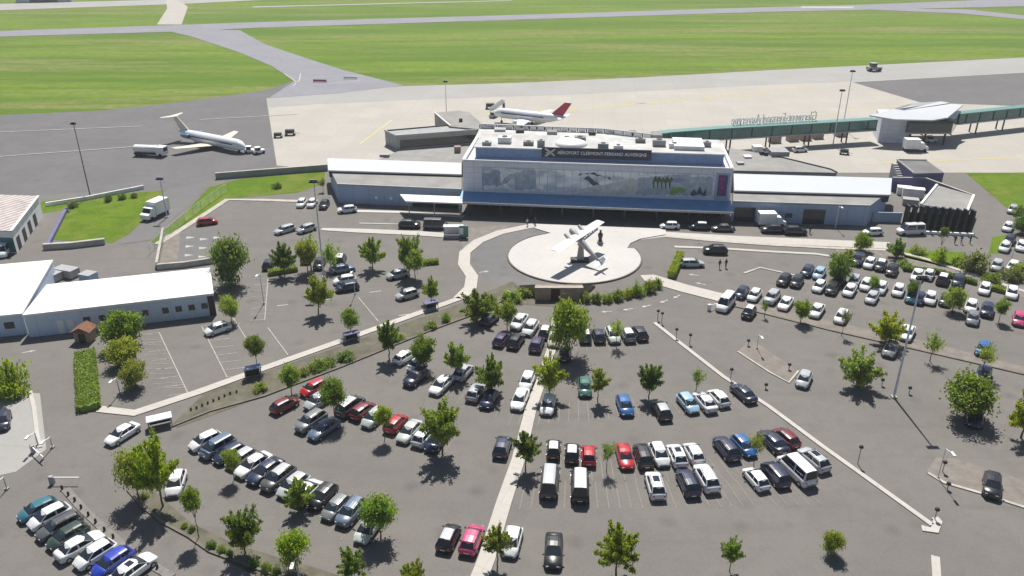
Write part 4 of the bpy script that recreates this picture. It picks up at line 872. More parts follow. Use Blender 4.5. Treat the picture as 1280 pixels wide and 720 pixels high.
row('row in the terminal shade', 'cars waiting in the terminal shade', FR, [(837, 282, 'hw', 1), (874, 283, 'hkw', 1), (903, 285, 'sd', 1), (965, 287, 'uk', 1), (994, 289, 'uk', 0)])
row('driving on the inner road right of the plaza', None, ((880, 312), (910, 313)), [(894, 313, 'uk', 1)])
row('beside the bright hedge right of the plaza', None, ((850, 331), (880, 331)), [(865, 329, 'es', 0)])
row('pair nose to tail before the yard wall', 'pair before the yard wall', ((1080, 292), (1102, 291)), [(1091, 290, 'hw', 1), (1138, 289, 'vw', 1)])
row('white line pair on the left forecourt road', 'cars stopped on the left forecourt road', ((500, 282), (540, 283)), [(512, 281, 'uk', 0), (545, 282, 'vd', 0)])
row('against the corner of the left terminal wing', None, ((424, 264), (446, 262)), [(434, 262, 'hw', 1)])
row('pair crossing the upper left lot', 'pair crossing the upper left lot', ((346, 290), (366, 284)), [(356, 287, 'es', 1), (383, 286, 'hs', 1)])
row('trio nosed to the upper kerb', 'cars nosed to the upper kerb', ((374, 258), (380, 250)), [(377, 254, 'hw', 1), (390, 254, 'hw', 1), (405, 256, 'hk', 1)])
row('group under the upper left trees', 'cars under the upper left trees', ((400, 336), (408, 318)), [(336, 330, 'hk', 0), (384, 322, 'mu', 1), (399, 330, 'hk', 1), (425, 325, 'ukw', 0), (428, 336, 'sl', 0, ((415, 339), (440, 335)))])
row('pair below the upper left trees', 'pair below the upper left trees', ((422, 354), (440, 351)), [(431, 350, 'hw', 1), (434, 359, 'hn', 1)])
row('alone between bays in the upper left lot', None, ((484, 346), (510, 340)), [(497, 343, 'hs', 1)])
row('beside the little tree near the ring pavement', None, ((498, 370), (521, 364)), [(509, 368, 'hs', 1)])
row('alone in the far corner of the upper left lot', None, ((250, 278), (268, 276)), [(259, 277, 'hr', 0)])
row('cut off by the left edge of the photo', None, ((2, 540), (5, 512)), [(3, 526, 'hn', 1)])
row('parked by the shed at the left edge', None, ((2, 322), (12, 306)), [(5, 314, 'vw', 1)])
# ------------------------------------------------------------------ trees
def leaf(m, c, s, rd, up=.35):
    n = Vector((rd.gauss(0, 1), rd.gauss(0, 1), rd.gauss(0, 1) + up * 2)).normalized(); u = n.orthogonal().normalized(); v = n.cross(u)
    a = rd.uniform(0, 6.28); u, v = u * math.cos(a) + v * math.sin(a), v * math.cos(a) - u * math.sin(a)
    c = Vector(c); l_ = s * rd.uniform(.8, 1.3); b = s * rd.uniform(.45, .75)
    m.add([c - u * l_, c - v * b + n * s * .12, c + u * l_, c + v * b + n * s * .12], [(0, 1, 2, 3)])
def crown_mesh(style, seed):
    rd = random.Random(seed); pts = []
    if style == 'spray':            # ascending limbs that fan out into leafy tips
        for k in range(34):
            az = k * 2.399 + rd.uniform(-.3, .3); el = R(rd.uniform(-12, 82)); L = rd.uniform(.62, 1.05)
            d = Vector((math.cos(az) * math.cos(el), math.sin(az) * math.cos(el), math.sin(el))); o_ = Vector((0, 0, rd.uniform(-.45, .1)))
            for _ in range(190):
                t = rd.random() ** .8; s = .125 * (1.08 - t * .8)
                pts.append(o_ + d * (t * L) + Vector((rd.gauss(0, s), rd.gauss(0, s), rd.gauss(0, s) + .14 * t * t * math.cos(el))))
    elif style == 'round':
        cl = []
        for k in range(46):
            d = Vector((rd.gauss(0, 1), rd.gauss(0, 1), rd.gauss(0, 1))).normalized() * rd.uniform(.3, .92); d.z = d.z * .8 + .55; cl.append((d, rd.uniform(.11, .22)))
        for d, s in cl:
            for _ in range(145): pts.append(d + Vector((rd.gauss(0, s), rd.gauss(0, s), rd.gauss(0, s * .75))))
    elif style == 'sparse':
        for k in range(15):
            az = k * 2.399; el = R(rd.uniform(20, 85)); L = rd.uniform(.6, 1.1); d = Vector((math.cos(az) * math.cos(el), math.sin(az) * math.cos(el), math.sin(el)))
            for _ in range(60):
                t = rd.uniform(.35, 1); pts.append(d * (t * L) + Vector((rd.gauss(0, .09), rd.gauss(0, .09), rd.gauss(0, .09))))
    else:                            # low bush that starts at the ground
        for k in range(26):
            az = rd.uniform(0, 6.28); r = rd.random() ** .6 * .85; h = rd.uniform(.15, .8) * (1.1 - r * .6); s = rd.uniform(.1, .2)
            for _ in range(60): pts.append(Vector((r * math.cos(az) + rd.gauss(0, s), r * math.sin(az) + rd.gauss(0, s), max(.02, h + rd.gauss(0, s)))))
    # normalise to unit radius and unit height
    rr = sorted(math.hypot(p.x, p.y) for p in pts)[int(len(pts) * .97)]; zs = sorted(p.z for p in pts); z0, z1 = zs[int(len(zs) * .02)], zs[int(len(zs) * .985)]
    m = M(); ls = dict(spray=.060, round=.062, sparse=.072, bush=.09)[style]
    for p in pts: leaf(m, (p.x / rr, p.y / rr, (p.z - z0) / (z1 - z0)), ls, rd)
    return m.mesh('crown', MT['leaf'])
def trunk_mesh(seed, sparse=False):
    rd = random.Random(seed); m = M(); b = Vector((0, 0, 0)); p = b; r = .055
    n = 4
    for k in range(n):
        q = Vector((rd.uniform(-.04, .04), rd.uniform(-.04, .04), .42 * (k + 1) / n)); m.tube(p, q, r, r * .86, 8); p = q; r *= .86
    for k in range(7):
        az = k * 0.9 + rd.uniform(-.3, .3); q = p + Vector((math.cos(az) * .22, math.sin(az) * .22, rd.uniform(.12, .22))); m.tube(p, q, r * .6, r * .4, 6)
        q2 = q + Vector((math.cos(az) * .3, math.sin(az) * .3, rd.uniform(.1, .22))); m.tube(q, q2, r * .4, r * .15, 5)
    m.tube(p, (0, 0, .85), r * .7, r * .2, 6)
    return m.mesh('trunk', MT['bark'])
CM = {s: [crown_mesh(s, 100 + 7 * i + len(s)) for i in range(4 if s != 'bush' else 3)] for s in ('spray', 'round', 'sparse', 'bush')}
TM = [trunk_mesh(i) for i in range(4)]
GREEN = dict(y=(.260, .345, .060), m=(.180, .275, .070), d=(.130, .210, .072), o=(.220, .300, .095), g=(.17, .21, .13))
GN = dict(y='yellow-green', m='mid-green', d='dark green', o='olive green', g='grey-green')
tcount = [0]
def tree(px, by, top, wd, style, col, label, group=None, frac=None, cat='tree', lean=0, ar=None):
    b = at(px, by); i = tcount[0]; tcount[0] += 1; rd = random.Random(i * 13 + 5)
    if ar is None: ar = 0.95 if style != 'bush' else 0.9
    ar = min(ar, (by - top) / wd * (.92 if style != 'bush' else 1.1))
    zc = max(.3, rise(px, by, top + wd * ar / 2)); sc = pj((b.x, b.y, zc))[2]; r = wd / 2 / sc * (.88 if style != 'bush' else 1)
    hc = 2 * r * ar * .98; z0 = zc - hc / 2
    if style == 'bush': z0 = 0; hc = max(.5, min(hc, zc * 1.7))
    else: z0 = max(z0, .35)
    root = thing('leafy_tree' if style != 'bush' else 'shrub', label, cat, (b.x, b.y, .03), rd.uniform(0, 6.28), group)
    ms = CM[style]
    base = GREEN[col]; f_ = rd.uniform(.82, 1.2); c = [x * f_ * rd.uniform(.93, 1.07) for x in base]
    o = link('crown', ms[i % len(ms)], root, (lean * .5, 0, z0), color=c, scale=(r, r * rd.uniform(.92, 1.08), hc))
    if style != 'bush':
        tw = min(max(r, 1.0), 2.6)
        k = link('trunk', TM[i % 4], root, scale=(tw, tw, z0 + hc * .9))
        if lean: k.rotation_euler = (0, R(8), 0)
    if not 4 <= len(label.split()) <= 16: print('LABEL', label)
    assert label not in used, label
    used.add(label)
SN = dict(spray='fan-crowned tree', round='round-crowned tree', sparse='thin sparse tree', bush='shrub')
def grove(desc, group, ts):
    ts = sorted(ts); n = len(ts)
    for i, t in enumerate(ts):
        px, by, top, wd, st, co_ = t[:6]; kw = t[6] if len(t) > 6 else {}
        same = [q for q in ts if q[4:6] == t[4:6]]
        lab = f'{GN[co_]} {SN[st]}, the only one {desc}' if len(same) == 1 else f'{GN[co_]} {SN[st]}, {ORD[i]} from the left {desc}'
        tree(px, by, top, wd, st, co_, lab, group, **kw)
grove('in the upper left lot', 'trees in the upper left lot', [(291, 356, 296, 50, 'round', 'd', dict(ar=1.15)), (290, 404, 370, 27, 'round', 'o'), (356, 345, 304, 34, 'spray', 'd'), (389, 338, 292, 36, 'sparse', 'y'), (385, 342, 300, 30, 'round', 'o'), (414, 338, 303, 30, 'sparse', 'm'),
      (398, 392, 345, 38, 'spray', 'y', dict(lean=.8)), (466, 337, 297, 34, 'spray', 'm'), (512, 345, 295, 32, 'spray', 'm', dict(ar=1.25)), (519, 350, 312, 26, 'round', 'o'), (540, 378, 347, 26, 'spray', 'm')])
grove('along the left pavement', 'trees along the left pavement', [(322, 462, 419, 26, 'round', 'd'), (439, 418, 386, 25, 'round', 'm'), (365, 493, 456, 28, 'round', 'o'), (487, 450, 401, 36, 'spray', 'd'), (597, 402, 363, 50, 'spray', 'm'), (634, 412, 377, 26, 'round', 'o')])
grove('among the left middle cars', 'trees among the left middle cars', [(530, 462, 420, 36, 'round', 'm'), (570, 472, 429, 34, 'spray', 'o'), (615, 492, 445, 42, 'spray', 'd'), (419, 527, 473, 36, 'round', 'd'), (481, 550, 507, 25, 'round', 'y'), (553, 567, 503, 54, 'spray', 'o')])
grove('in the middle of the car park', 'trees in the middle of the car park', [(711, 446, 374, 54, 'round', 'm', dict(ar=1.1)), (687, 497, 447, 42, 'spray', 'y'), (747, 503, 460, 30, 'spray', 'o'), (811, 499, 455, 36, 'spray', 'd'), (770, 434, 397, 24, 'sparse', 'o'), (870, 490, 460, 22, 'sparse', 'o'), (657, 588, 538, 40, 'spray', 'd'), (758, 590, 551, 24, 'sparse', 'm'), (942, 582, 540, 26, 'sparse', 'o')])
grove('in the lower left part', 'trees in the lower left part', [(204, 633, 543, 58, 'spray', 'y', dict(ar=1.25)), (174, 624, 562, 46, 'round', 'o', dict(ar=1.1)), (249, 672, 608, 29, 'round', 'm', dict(ar=1.1)), (307, 692, 637, 52, 'spray', 'm'), (293, 600, 561, 26, 'round', 'o'), (375, 638, 597, 40, 'spray', 'o'), (476, 672, 616, 48, 'round', 'm'), (441, 728, 683, 40, 'spray', 'm'), (370, 713, 661, 46, 'round', 'y'), (518, 742, 703, 40, 'spray', 'y')])
grove('along the bottom of the photo', 'trees along the bottom of the photo', [(622, 709, 655, 40, 'spray', 'o'), (770, 718, 655, 62, 'spray', 'y', dict(ar=0.85)), (912, 714, 675, 30, 'spray', 'm'), (1039, 693, 663, 30, 'round', 'y')])
grove('by the long warehouse', 'trees by the long warehouse', [(157, 432, 388, 54, 'round', 'm', dict(ar=0.8)), (158, 456, 424, 46, 'round', 'y', dict(ar=0.7)), (170, 484, 449, 36, 'round', 'o')])
tree(14, 492, 449, 48, 'bush', 'y', 'big round green shrub at the left edge of the photo', cat='shrub')
grove('along the right verge', 'trees along the right verge', [(1000, 404, 375, 23, 'round', 'y'), (955, 397, 377, 12, 'sparse', 'o'), (1052, 420, 386, 17, 'sparse', 'g'), (1105, 430, 391, 46, 'spray', 'y', dict(ar=0.75)), (1162, 452, 414, 28, 'sparse', 'o'), (1226, 470, 431, 32, 'sparse', 'y', dict(ar=0.65))])
grove('on the open right lot', 'trees on the open right lot', [(1072, 484, 442, 54, 'spray', 'o', dict(ar=0.72)), (1205, 522, 470, 64, 'round', 'm', dict(ar=0.7)), (1276, 548, 489, 56, 'spray', 'y', dict(ar=0.85))])
grove('in the upper right lot', 'trees in the upper right lot', [(1190, 390, 359, 28, 'round', 'o'), (1248, 403, 374, 20, 'round', 'm'), (1047, 351, 317, 36, 'round', 'd'), (1091, 365, 345, 15, 'round', 'm'), (1138, 375, 352, 16, 'round', 'd')])
grove('on the planted verge above the right lot', 'trees on the planted verge', [(1077, 314, 291, 24, 'round', 'm'), (1120, 322, 299, 26, 'spray', 'd'), (1173, 322, 284, 12, 'round', 'd'), (1174, 328, 305, 20, 'bush', 'y'), (1216, 338, 311, 34, 'bush', 'g'), (1196, 332, 318, 16, 'bush', 'y'), (1148, 317, 306, 20, 'bush', 'o'), (1262, 349, 333, 30, 'bush', 'g'), (1240, 352, 340, 26, 'bush', 'm'), (1130, 333, 324, 20, 'bush', 'm'), (1060, 322, 310, 18, 'bush', 'o'), (1276, 292, 268, 24, 'round', 'd'), (1272, 345, 326, 24, 'bush', 'o'), (1275, 270, 255, 20, 'bush', 'm')])
grove('in the row of shrubs under the plaza edge', 'shrubs under the plaza edge', [(733, 377, 364, 15, 'bush', 'o'), (746, 378, 365, 14, 'bush', 'd'), (759, 377, 364, 15, 'bush', 'o'), (772, 375, 361, 16, 'bush', 'm'), (785, 372, 358, 17, 'bush', 'y'), (798, 369, 353, 18, 'bush', 'm'), (811, 365, 349, 18, 'bush', 'o'), (821, 360, 347, 14, 'bush', 'm')])
grove('in the planting strip of the left pavement', 'shrubs in the left planting strip', [(325, 488, 478, 18, 'bush', 'o'), (398, 461, 447, 24, 'bush', 'o'), (412, 456, 446, 18, 'bush', 'o'), (432, 449, 438, 24, 'bush', 'd'), (380, 468, 459, 16, 'bush', 'o'), (538, 410, 401, 18, 'bush', 'o'), (558, 402, 390, 12, 'bush', 'm'), (613, 381, 367, 16, 'bush', 'm'), (640, 376, 362, 26, 'bush', 'o'), (655, 370, 358, 22, 'bush', 'o'), (500, 425, 416, 14, 'bush', 'o'), (624, 392, 376, 14, 'bush', 'y')])
grove('dotted along the curved lower left kerb', 'low shrubs on the curved lower left kerb', [(231, 659, 653, 9, 'bush', 'o'), (240, 664, 657, 10, 'bush', 'd'), (265, 684, 675, 13, 'bush', 'd'), (277, 690, 681, 12, 'bush', 'o'), (288, 694, 686, 10, 'bush', 'd'), (318, 707, 697, 14, 'bush', 'd'), (333, 714, 703, 14, 'bush', 'o'), (345, 719, 708, 14, 'bush', 'd'), (182, 622, 615, 10, 'bush', 'o')])
tree(346, 235, 226, 13, 'bush', 'd', 'small dark shrub alone on the lawn strip by the block wall', cat='shrub')
grove('against the low white lawn wall', 'dark shrubs against the lawn wall', [(92, 259, 250, 14, 'bush', 'g'), (136, 252, 242, 10, 'bush', 'd'), (153, 249, 240, 11, 'bush', 'd'), (168, 247, 240, 9, 'bush', 'g')])
tree(404, 240, 222, 12, 'sparse', 'g', 'thin grey-green shrub at the corner of the left wing', cat='shrub')
# clipped hedges
def hedge(label, px, wd, h, col, seed):
    r = thing('clipped_hedge', label, 'hedge', tuple(at(*px[0]))); L = local(r); pts = [Vector(L(p)) for p in P(0, *px)]; rd = random.Random(seed); m = M()
    for i in range(len(pts) - 1):
        a, b = pts[i], pts[i + 1]; d = (b - a); n = Vector((-d.y, d.x, 0)).normalized()
        for _ in range(int(d.length * (wd * 70 + h * 110))):
            s = rd.choice((0, 0, 1, 2)); t = rd.random(); x = rd.uniform(-wd / 2, wd / 2); z = rd.uniform(0, h)
            if s == 0: z = h + rd.gauss(0, .06)
            elif s == 1: x = -wd / 2 + rd.gauss(0, .06)
            else: x = wd / 2 + rd.gauss(0, .06)
            leaf(m, a + d * t + n * x + Vector((0, 0, max(.02, z))), .15, rd)
    o = m.build('foliage', 'leaf', r, color=GREEN[col])
    m = M(); m.strip(pts, wd * .8, 0, h * .85); m.build('branch_core', 'leaf', r, color=GREEN[col])
hedge('bright green clipped hedge below the brown porch at the left', ((107, 444), (112, 514)), 2.6, 1.0, 'm', 1)
hedge('bright hedge strip beside the silver estate car right of the plaza', ((850, 322), (839, 348)), 1.3, 1.3, 'y', 2)
hedge('low green hedge along the planted verge of the upper right lot', ((1225, 358), (1262, 368)), 1.3, .8, 'o', 4)
hedge('dark low hedge behind the back row of the upper right lot', ((1128, 338), (1170, 342), (1220, 356)), 1.0, .8, 'd', 5)
hedge('low clipped hedge between the upper left trees', ((336, 344), (372, 338)), 1.2, .9, 'o', 6)
hedge('short clipped hedge right of the upper left trees', ((528, 331), (548, 329)), 1.2, .8, 'o', 7)
# ------------------------------------------------------------------ lamps and posts
def mast(label, bx, by, top, r, kind, name='light_mast'):
    b = at(bx, by); h = rise(bx, by, top); t = thing(name, label, 'lamp', (b.x, b.y, 0)); 
    M().tube((0, 0, 0), (0, 0, h), r, r * .55, 10).build('pole', 'clad2' if kind != 'dark' else 'dark', t); M().box(-r * 2, r * 2, -r * 2, r * 2, 0, .25).build('base', 'kerb', t)
    if kind in ('ring', 'dark'):
        cw = .62 if kind == 'ring' else .4
        m = M(); m.box(-cw, cw, -.08, .08, h - .1, h + .1); m.build('crossarm', 'steel', t)
        for x in (-cw * .8, -cw * .28, cw * .28, cw * .8): M().box(x - .25, x + .25, -.4, .1, h - .42, h - .12).build('floodlight', 'dark', t)
    elif kind == 'arm':
        M().tube((0, 0, h - .1), (0, -1.2, h + .25), r * .6, r * .5, 6).build('arm', 'white', t); M().box(-.16, .16, -1.9, -1.1, h + .18, h + .34).build('lamp_head', 'white', t)
    return t
mast('tall blue-grey light mast standing in the right car park', 1117, 497, 345, .17, 'ring')
mast('tall pale light mast standing among the upper left trees', 405, 347, 225, .15, 'ring')
mast('tall dark light mast rising from the left lawn', 113, 246, 153, .13, 'dark')
mast('thin light mast left of the pair beyond the green walkway', 1041, 182, 112, .16, 'ring'); mast('taller thin light mast of the pair beyond the green walkway', 1053, 162, 88, .16, 'ring')
mast('light mast standing on the rear grey roofed block by the apron', 558, 141, 101, .14, 'ring')
mast('pale many-armed floodlight mast at the lawn corner', 209, 272, 222, .16, 'ring')
mast('white street lamp in front of the right wing doorways', 1044, 285, 258, .1, 'arm'); mast('white street lamp below the three warehouse trees', 150, 492, 472, .1, 'arm')
mast('white street lamp at the bottom left near the yellow tree', 374, 722, 696, .11, 'arm'); mast('white street lamp at the end of the roundabout kerb', 48, 557, 540, .1, 'arm'); mast('white street lamp beside the left access road', 66, 560, 546, .1, 'arm')
mast('white lamp at the far left below the roundabout', 9, 612, 596, .1, 'arm'); mast('pale lamp post between bays in the upper left lot', 330, 380, 342, .08, 'arm'); mast('thin pale lamp post beside the dark group of cars', 444, 368, 338, .07, 'arm')
mast('white lamp at the far right among parked cars', 1263, 328, 306, .08, 'arm'); mast('thin lamp post at the sand island', 946, 436, 418, .06, 'arm'); mast('thin lamp post at the pink paving corner', 1172, 598, 560, .06, 'arm')
def ball_lamp(label, bx, by, hpx, group):
    b = at(bx, by); h = rise(bx, by, by - hpx); t = thing('bollard_lamp', label, 'lamp', (b.x, b.y, 0), group=group)
    M().tube((0, 0, 0), (0, 0, h - .3), .06, n=6).build('post', 'steel', t); m = M(); m.smooth = True
    m.lathe((0, 0, h - .3), [(.08, 0), (.24, .1), (.27, .25), (.2, .4), (.02, .46)], 10); m.build('lamp_head', 'dark', t)
for lab, l in (('along the long right kerb', [(822, 400, 12), (827, 404, 13), (845, 423, 12), (862, 430, 12), (913, 475, 14), (1072, 580, 22), (1168, 650, 14)]), ('around the sand island', [(935, 432, 7), (986, 462, 7), (957, 486, 6)]), ('around the pink paving', [(1178, 590, 13), (1184, 612, 8)]), ('under the tall right mast', [(1102, 482, 8), (1136, 492, 8)])):
    for i, (x, y, h) in enumerate(sorted(l)): ball_lamp(f'dark ball-headed lamp, {ORD[i]} from the left {lab}', x, y, h, f'ball lamps {lab}')
for i, (x, y) in enumerate(((78, 612), (86, 620), (94, 627), (102, 636), (111, 645), (120, 654), (131, 664), (142, 673), (170, 692), (184, 702), (197, 711))):
    b = at(x, y); t = thing('bollard', f'dark stub bollard, {ORD[i]} from the left behind the bottom left cars', 'bollard', (b.x, b.y, .12), group='bollards behind the bottom left cars')
    m = M(); m.lathe((0, 0, 0), [(.13, 0), (.13, .4), (.08, .5), (.01, .52)], 8); m.build('post', 'dark', t)
for i, (x, y) in enumerate(((239, 513), (246, 511), (253, 508), (260, 505), (267, 502), (274, 499), (281, 496), (288, 493), (296, 491))):
    b = at(x, y); t = thing('stump', f'low brown stump, {ORD[i]} from the left beside the trolley shelter strip', 'stump', (b.x, b.y, 0), group='stumps along the planting strip')
    m = M(); m.lathe((0, 0, 0), [(.13, 0), (.15, .3), (.1, .45), (.01, .5)], 8); m.build('stem', 'bark', t)
# ticket barriers
for lab, x, y, rz in (('by the centre path entrance', 635, 371, 10), ('at the end of the right walk', 886, 388, 25), ('at the roundabout exit', 42, 566, -40), ('above the bottom left cars', 66, 605, 0)):
    t = thing('barrier', f'white-armed parking barrier {lab}', 'barrier', tuple(at(x, y)), R(rz)); M().box(-.25, .25, -.2, .2, 0, 1.1).build('cabinet', 'white' if y < 500 else 'steel', t); M().box(.25, 3.2, -.05, .05, .85, .97).build('arm', 'white', t)
# ------------------------------------------------------------------ aircraft
def aircraft(label, nose, tail, L, D, span, mats, ttail, zc, sweep=.25, eng='rear', tailc=None):
    a, b = at(*nose, zc), at(*tail, zc); ang = math.atan2(a.y - b.y, a.x - b.x); mid = (a + b) / 2
    t = thing('airliner', label, 'airliner', (mid.x, mid.y, 0), ang); h = L / 2; r = D / 2
    m = M(); m.smooth = True; rs = []
    for x, k, dz in ((h, .05, -.25), (h - .3, .32, -.2), (h - .9, .6, -.12), (h - 1.9, .88, -.03), (h - 3.2, 1, 0), (-h * .35, 1, 0), (-h * .6, .85, .12), (-h * .85, .5, .35), (-h, .12, .6)):
        rs.append([(x, r * k * math.cos(q), zc + dz * r + r * k * math.sin(q)) for q in [2 * math.pi * i / 16 for i in range(16)]])
    m.rings(rs); m.build('fuselage', mats[0], t)
    for s in (1, -1):
        root_x, tip_x = 1.2, 1.2 - span / 2 * sweep - .6; c0, c1 = L * .19, L * .075; z0, z1 = zc - r * .6, zc - r * .6 + span * .03
        M().rings([[(root_x + c0 * .5, s * r * .6, z0), (root_x + c0 * .1, s * r * .6, z0 + .22), (root_x - c0 * .5, s * r * .6, z0), (root_x, s * r * .6, z0 - .18)], [(tip_x + c1 * .5, s * span / 2, z1), (tip_x, s * span / 2, z1 + .07), (tip_x - c1 * .5, s * span / 2, z1), (tip_x, s * span / 2, z1 - .05)]]).build('wing', mats[1], t)
        ex, ey, ez = (-h * .56, s * (r + .75), zc + .45) if eng == 'rear' else (1.8, s * span * .17, zc - r * .95)
        er = .65 if eng == 'rear' else .85; m = M(); m.smooth = True
        m.rings([[(ex + dx, ey + er * k * math.cos(q), ez + er * k * math.sin(q)) for q in [2 * math.pi * i / 12 for i in range(12)]] for dx, k in ((1.6, .8), (1.2, 1), (-.4, .95), (-1.6, .6))]); m.build('engine', mats[2], t)
        M().tube((ex + 1.62, ey, ez), (ex + 1.56, ey, ez), er * .72, n=12).build('intake', 'dark', t)
        M().tube((-.2, s * 1.6, 0), (-.2, s * 1.6, zc - r * .6), .12).build('landing_gear', 'steel', t); M().tube((-.2, s * 1.75, .45), (-.2, s * 1.35, .45), .45, n=12).build('wheel', 'black', t)
        tz = zc + r + L * .118 if ttail else zc + r * .55; tx = -h * 1.06 if ttail else -h * .88; ts = span * .17
        M().rings([[(tx + 1.1, 0 if ttail else s * .3, tz), (tx, 0 if ttail else s * .3, tz + .12), (tx - 1.1, 0 if ttail else s * .3, tz)], [(tx - .5, s * ts, tz + .1), (tx - .9, s * ts, tz + .15), (tx - 1.3, s * ts, tz + .1)]]).build('tailplane', mats[3], t)
        ww = M().box(h - 3.2, -h * .45, s * r * .985 - .012, s * r * .985 + .012, zc + .2, zc + .5).build('window_band', 'glass', t)
    M().tube((h - 2.6, 0, 0), (h - 2.6, 0, zc - r * .8), .1).build('landing_gear', 'steel', t); M().tube((h - 2.6, .2, .35), (h - 2.6, -.2, .35), .35, n=12).build('wheel', 'black', t)
    fx = -h * .78; top = zc + r + L * (.12 if ttail else .15)
    M().rings([[(fx + 2.6, .16, zc + r * .6), (fx - 1.6, .1, zc + r * .6), (fx - 1.6, -.1, zc + r * .6), (fx + 2.6, -.16, zc + r * .6)], [(fx - 2.2, .08, top), (fx - 4.4, .05, top), (fx - 4.4, -.05, top), (fx - 2.2, -.08, top)]]).build('tail_fin', tailc or mats[3], t)
    M().rings([[(h - 1.0, y, zc + r * .28), (h - 1.55, y, zc + r * .62)] for y in (-.0,)] + []) if False else None
    M().slab([(h - 1.05, -.5, zc + .22 * r), (h - 1.05, .5, zc + .22 * r), (h - 1.9, .45, zc + r * .80), (h - 1.9, -.45, zc + r * .80)], .06).build('cockpit_window', 'glass', t)
    return t
aircraft('white and blue regional jet with cream T-tail parked on the dark left apron', (307, 183), (222, 166), 27.2, 3.1, 21.4, ['planewhite', 'planecream', 'planeblue', 'planecream'], True, 2.1)
aircraft('white jet with red tail fin parked behind the terminal on the pale apron', (627, 141), (697, 149), 24, 3.1, 23, ['planewhite', 'planewhite', 'planewhite', 'planewhite'], False, 3.0, eng='wing', tailc='redpaint')
# apron vehicles
def truck(label, px, py, rz, kind, name='truck', cat='truck', sc=1.0):
    b = at(px, py); t = thing(name, label, cat, (b.x, b.y, .05), R(rz))
    if kind == 'tanker':
        m = M(); m.smooth = True; m.rings([[(x, 1.2 * k * math.cos(q), 1.9 + 1.0 * k * math.sin(q)) for q in [2 * math.pi * i / 14 for i in range(14)]] for x, k in ((-4.6, .8), (-4.4, 1), (1.6, 1), (1.8, .8))]); m.build('tank', 'white', t)
        M().box(2.0, 4.2, -1.2, 1.2, .5, 2.7).build('cab', 'white', t); M().slab([(4.22, -1.0, 1.5), (4.22, 1.0, 1.5), (4.22, 1.0, 2.5), (4.22, -1.0, 2.5)], .015).build('windscreen', 'glass', t); M().box(-4.6, 4.0, -.9, .9, .5, .9).build('chassis', 'dark', t); ws = (-3.6, -2.5, 3.1); r = .5; hw = 1.2
    elif kind == 'box':
        M().box(-2.6, .9, -1.1, 1.1, .75, 3.1).build('cargo_box', 'white', t); M().rings([[(1.0, y, .5), (1.0, y, 2.3), (1.9, y, 2.25), (2.35, y, 1.45), (3.0, y, 1.25), (3.05, y, .5)] for y in (-.98, .98)]).build('cab', 'white', t)
        M().slab([(2.37, -.85, 1.48), (2.37, .85, 1.48), (1.96, .8, 2.18), (1.96, -.8, 2.18)], .03).build('windscreen', 'glass', t); M().box(-2.5, 2.9, -.7, .7, .4, .75).build('chassis', 'dark', t); ws = (-1.7, 2.2); r = .42; hw = 1.0
    elif kind == 'tractor':
        M().box(-1.5, 1.5, -.8, .8, .35, 1.0).build('body', 'white' if 'white' in label else 'steel', t); M().box(-.9, .3, -.7, .7, 1.0, 1.75).build('cab', 'glass', t); M().box(-1.0, .4, -.76, .76, 1.75, 1.83).build('cab_roof', 'white' if 'white' in label else 'steel', t); ws = (-1.0, 1.0); r = .35; hw = .8
    elif kind == 'cart':
        M().box(-1.3, 1.3, -.75, .75, .5, .65).build('deck', 'steel', t); M().box(-1.1, 1.0, -.6, .6, .65, 1.35).build('load', 'dark', t); M().tube((1.3, 0, .5), (2.2, 0, .35), .05, n=6).build('drawbar', 'dark', t); ws = (-.9, .9); r = .25; hw = .7
    elif kind == 'stairs':
        m = M(); 
        for k in range(9): m.box(-2.4 + k * .5, -1.9 + k * .5, -.7, .7, .9 + .3 * k, 1.05 + .3 * k)
        m.build('stair_flight', 'steel', t); M().box(-2.4, 2.6, -.8, .8, .4, .85).build('body', 'white', t)
        for s in (1, -1): M().rings([[(-2.4, s * .75, 1.0), (-2.4, s * .75, 1.9), (-2.4, s * .8, 1.9), (-2.4, s * .8, 1.0)], [(2.1, s * .75, 3.5), (2.1, s * .75, 4.5), (2.1, s * .8, 4.5), (2.1, s * .8, 3.5)]]).build('handrail', 'white', t)
        M().box(1.9, 2.3, -.6, .6, .85, 3.3).build('support', 'dark', t); ws = (-1.7, 1.8); r = .35; hw = .8
    for x in ws:
        for s in (1, -1): M().tube((x, s * (hw - .25), r), (x, s * (hw + .03), r), r, n=12).build('wheel', 'black', t)
    t.scale = (sc,) * 3
truck('long white fuel tanker on the dark apron below the jet wingtip', 190, 195, -8, 'tanker', 'fuel_tanker', 'tanker')
truck('white box truck parked on the service road beside the lawn', 196, 271, -110, 'box', 'box_truck', 'truck', 1.15)
truck('white tractor unit parked before the right wing wall', 962, 283, 0, 'box', 'box_truck', 'truck', 1.0)
truck('white truck on the pale apron in front of the boarding hub', 1142, 189, -5, 'box', 'box_truck', 'truck', 1.1)
truck('white baggage tractor, left one of two at the jet nose', 313, 191, 10, 'tractor', 'baggage_tractor', 'tractor'); truck('white baggage tractor, right one of two at the jet nose', 324, 192, 40, 'tractor', 'baggage_tractor', 'tractor')
truck('grey baggage cart, left one of two at the tarmac edge', 348, 172, 5, 'cart', 'baggage_cart', 'cart'); truck('loaded dark baggage cart, right one of two at the tarmac edge', 363, 169, 5, 'cart', 'baggage_cart', 'cart', 1.2)
truck('white mobile boarding stairs at the nose of the red-tailed jet', 622, 142, 20, 'stairs', 'boarding_stairs', 'stairs'); truck('dark loaded cart left of the boarding stairs', 613, 136, 0, 'cart', 'baggage_cart', 'cart', 1.3); truck('grey tractor near the boarding stairs and red-tailed jet', 617, 147, 60, 'tractor', 'baggage_tractor', 'tractor')
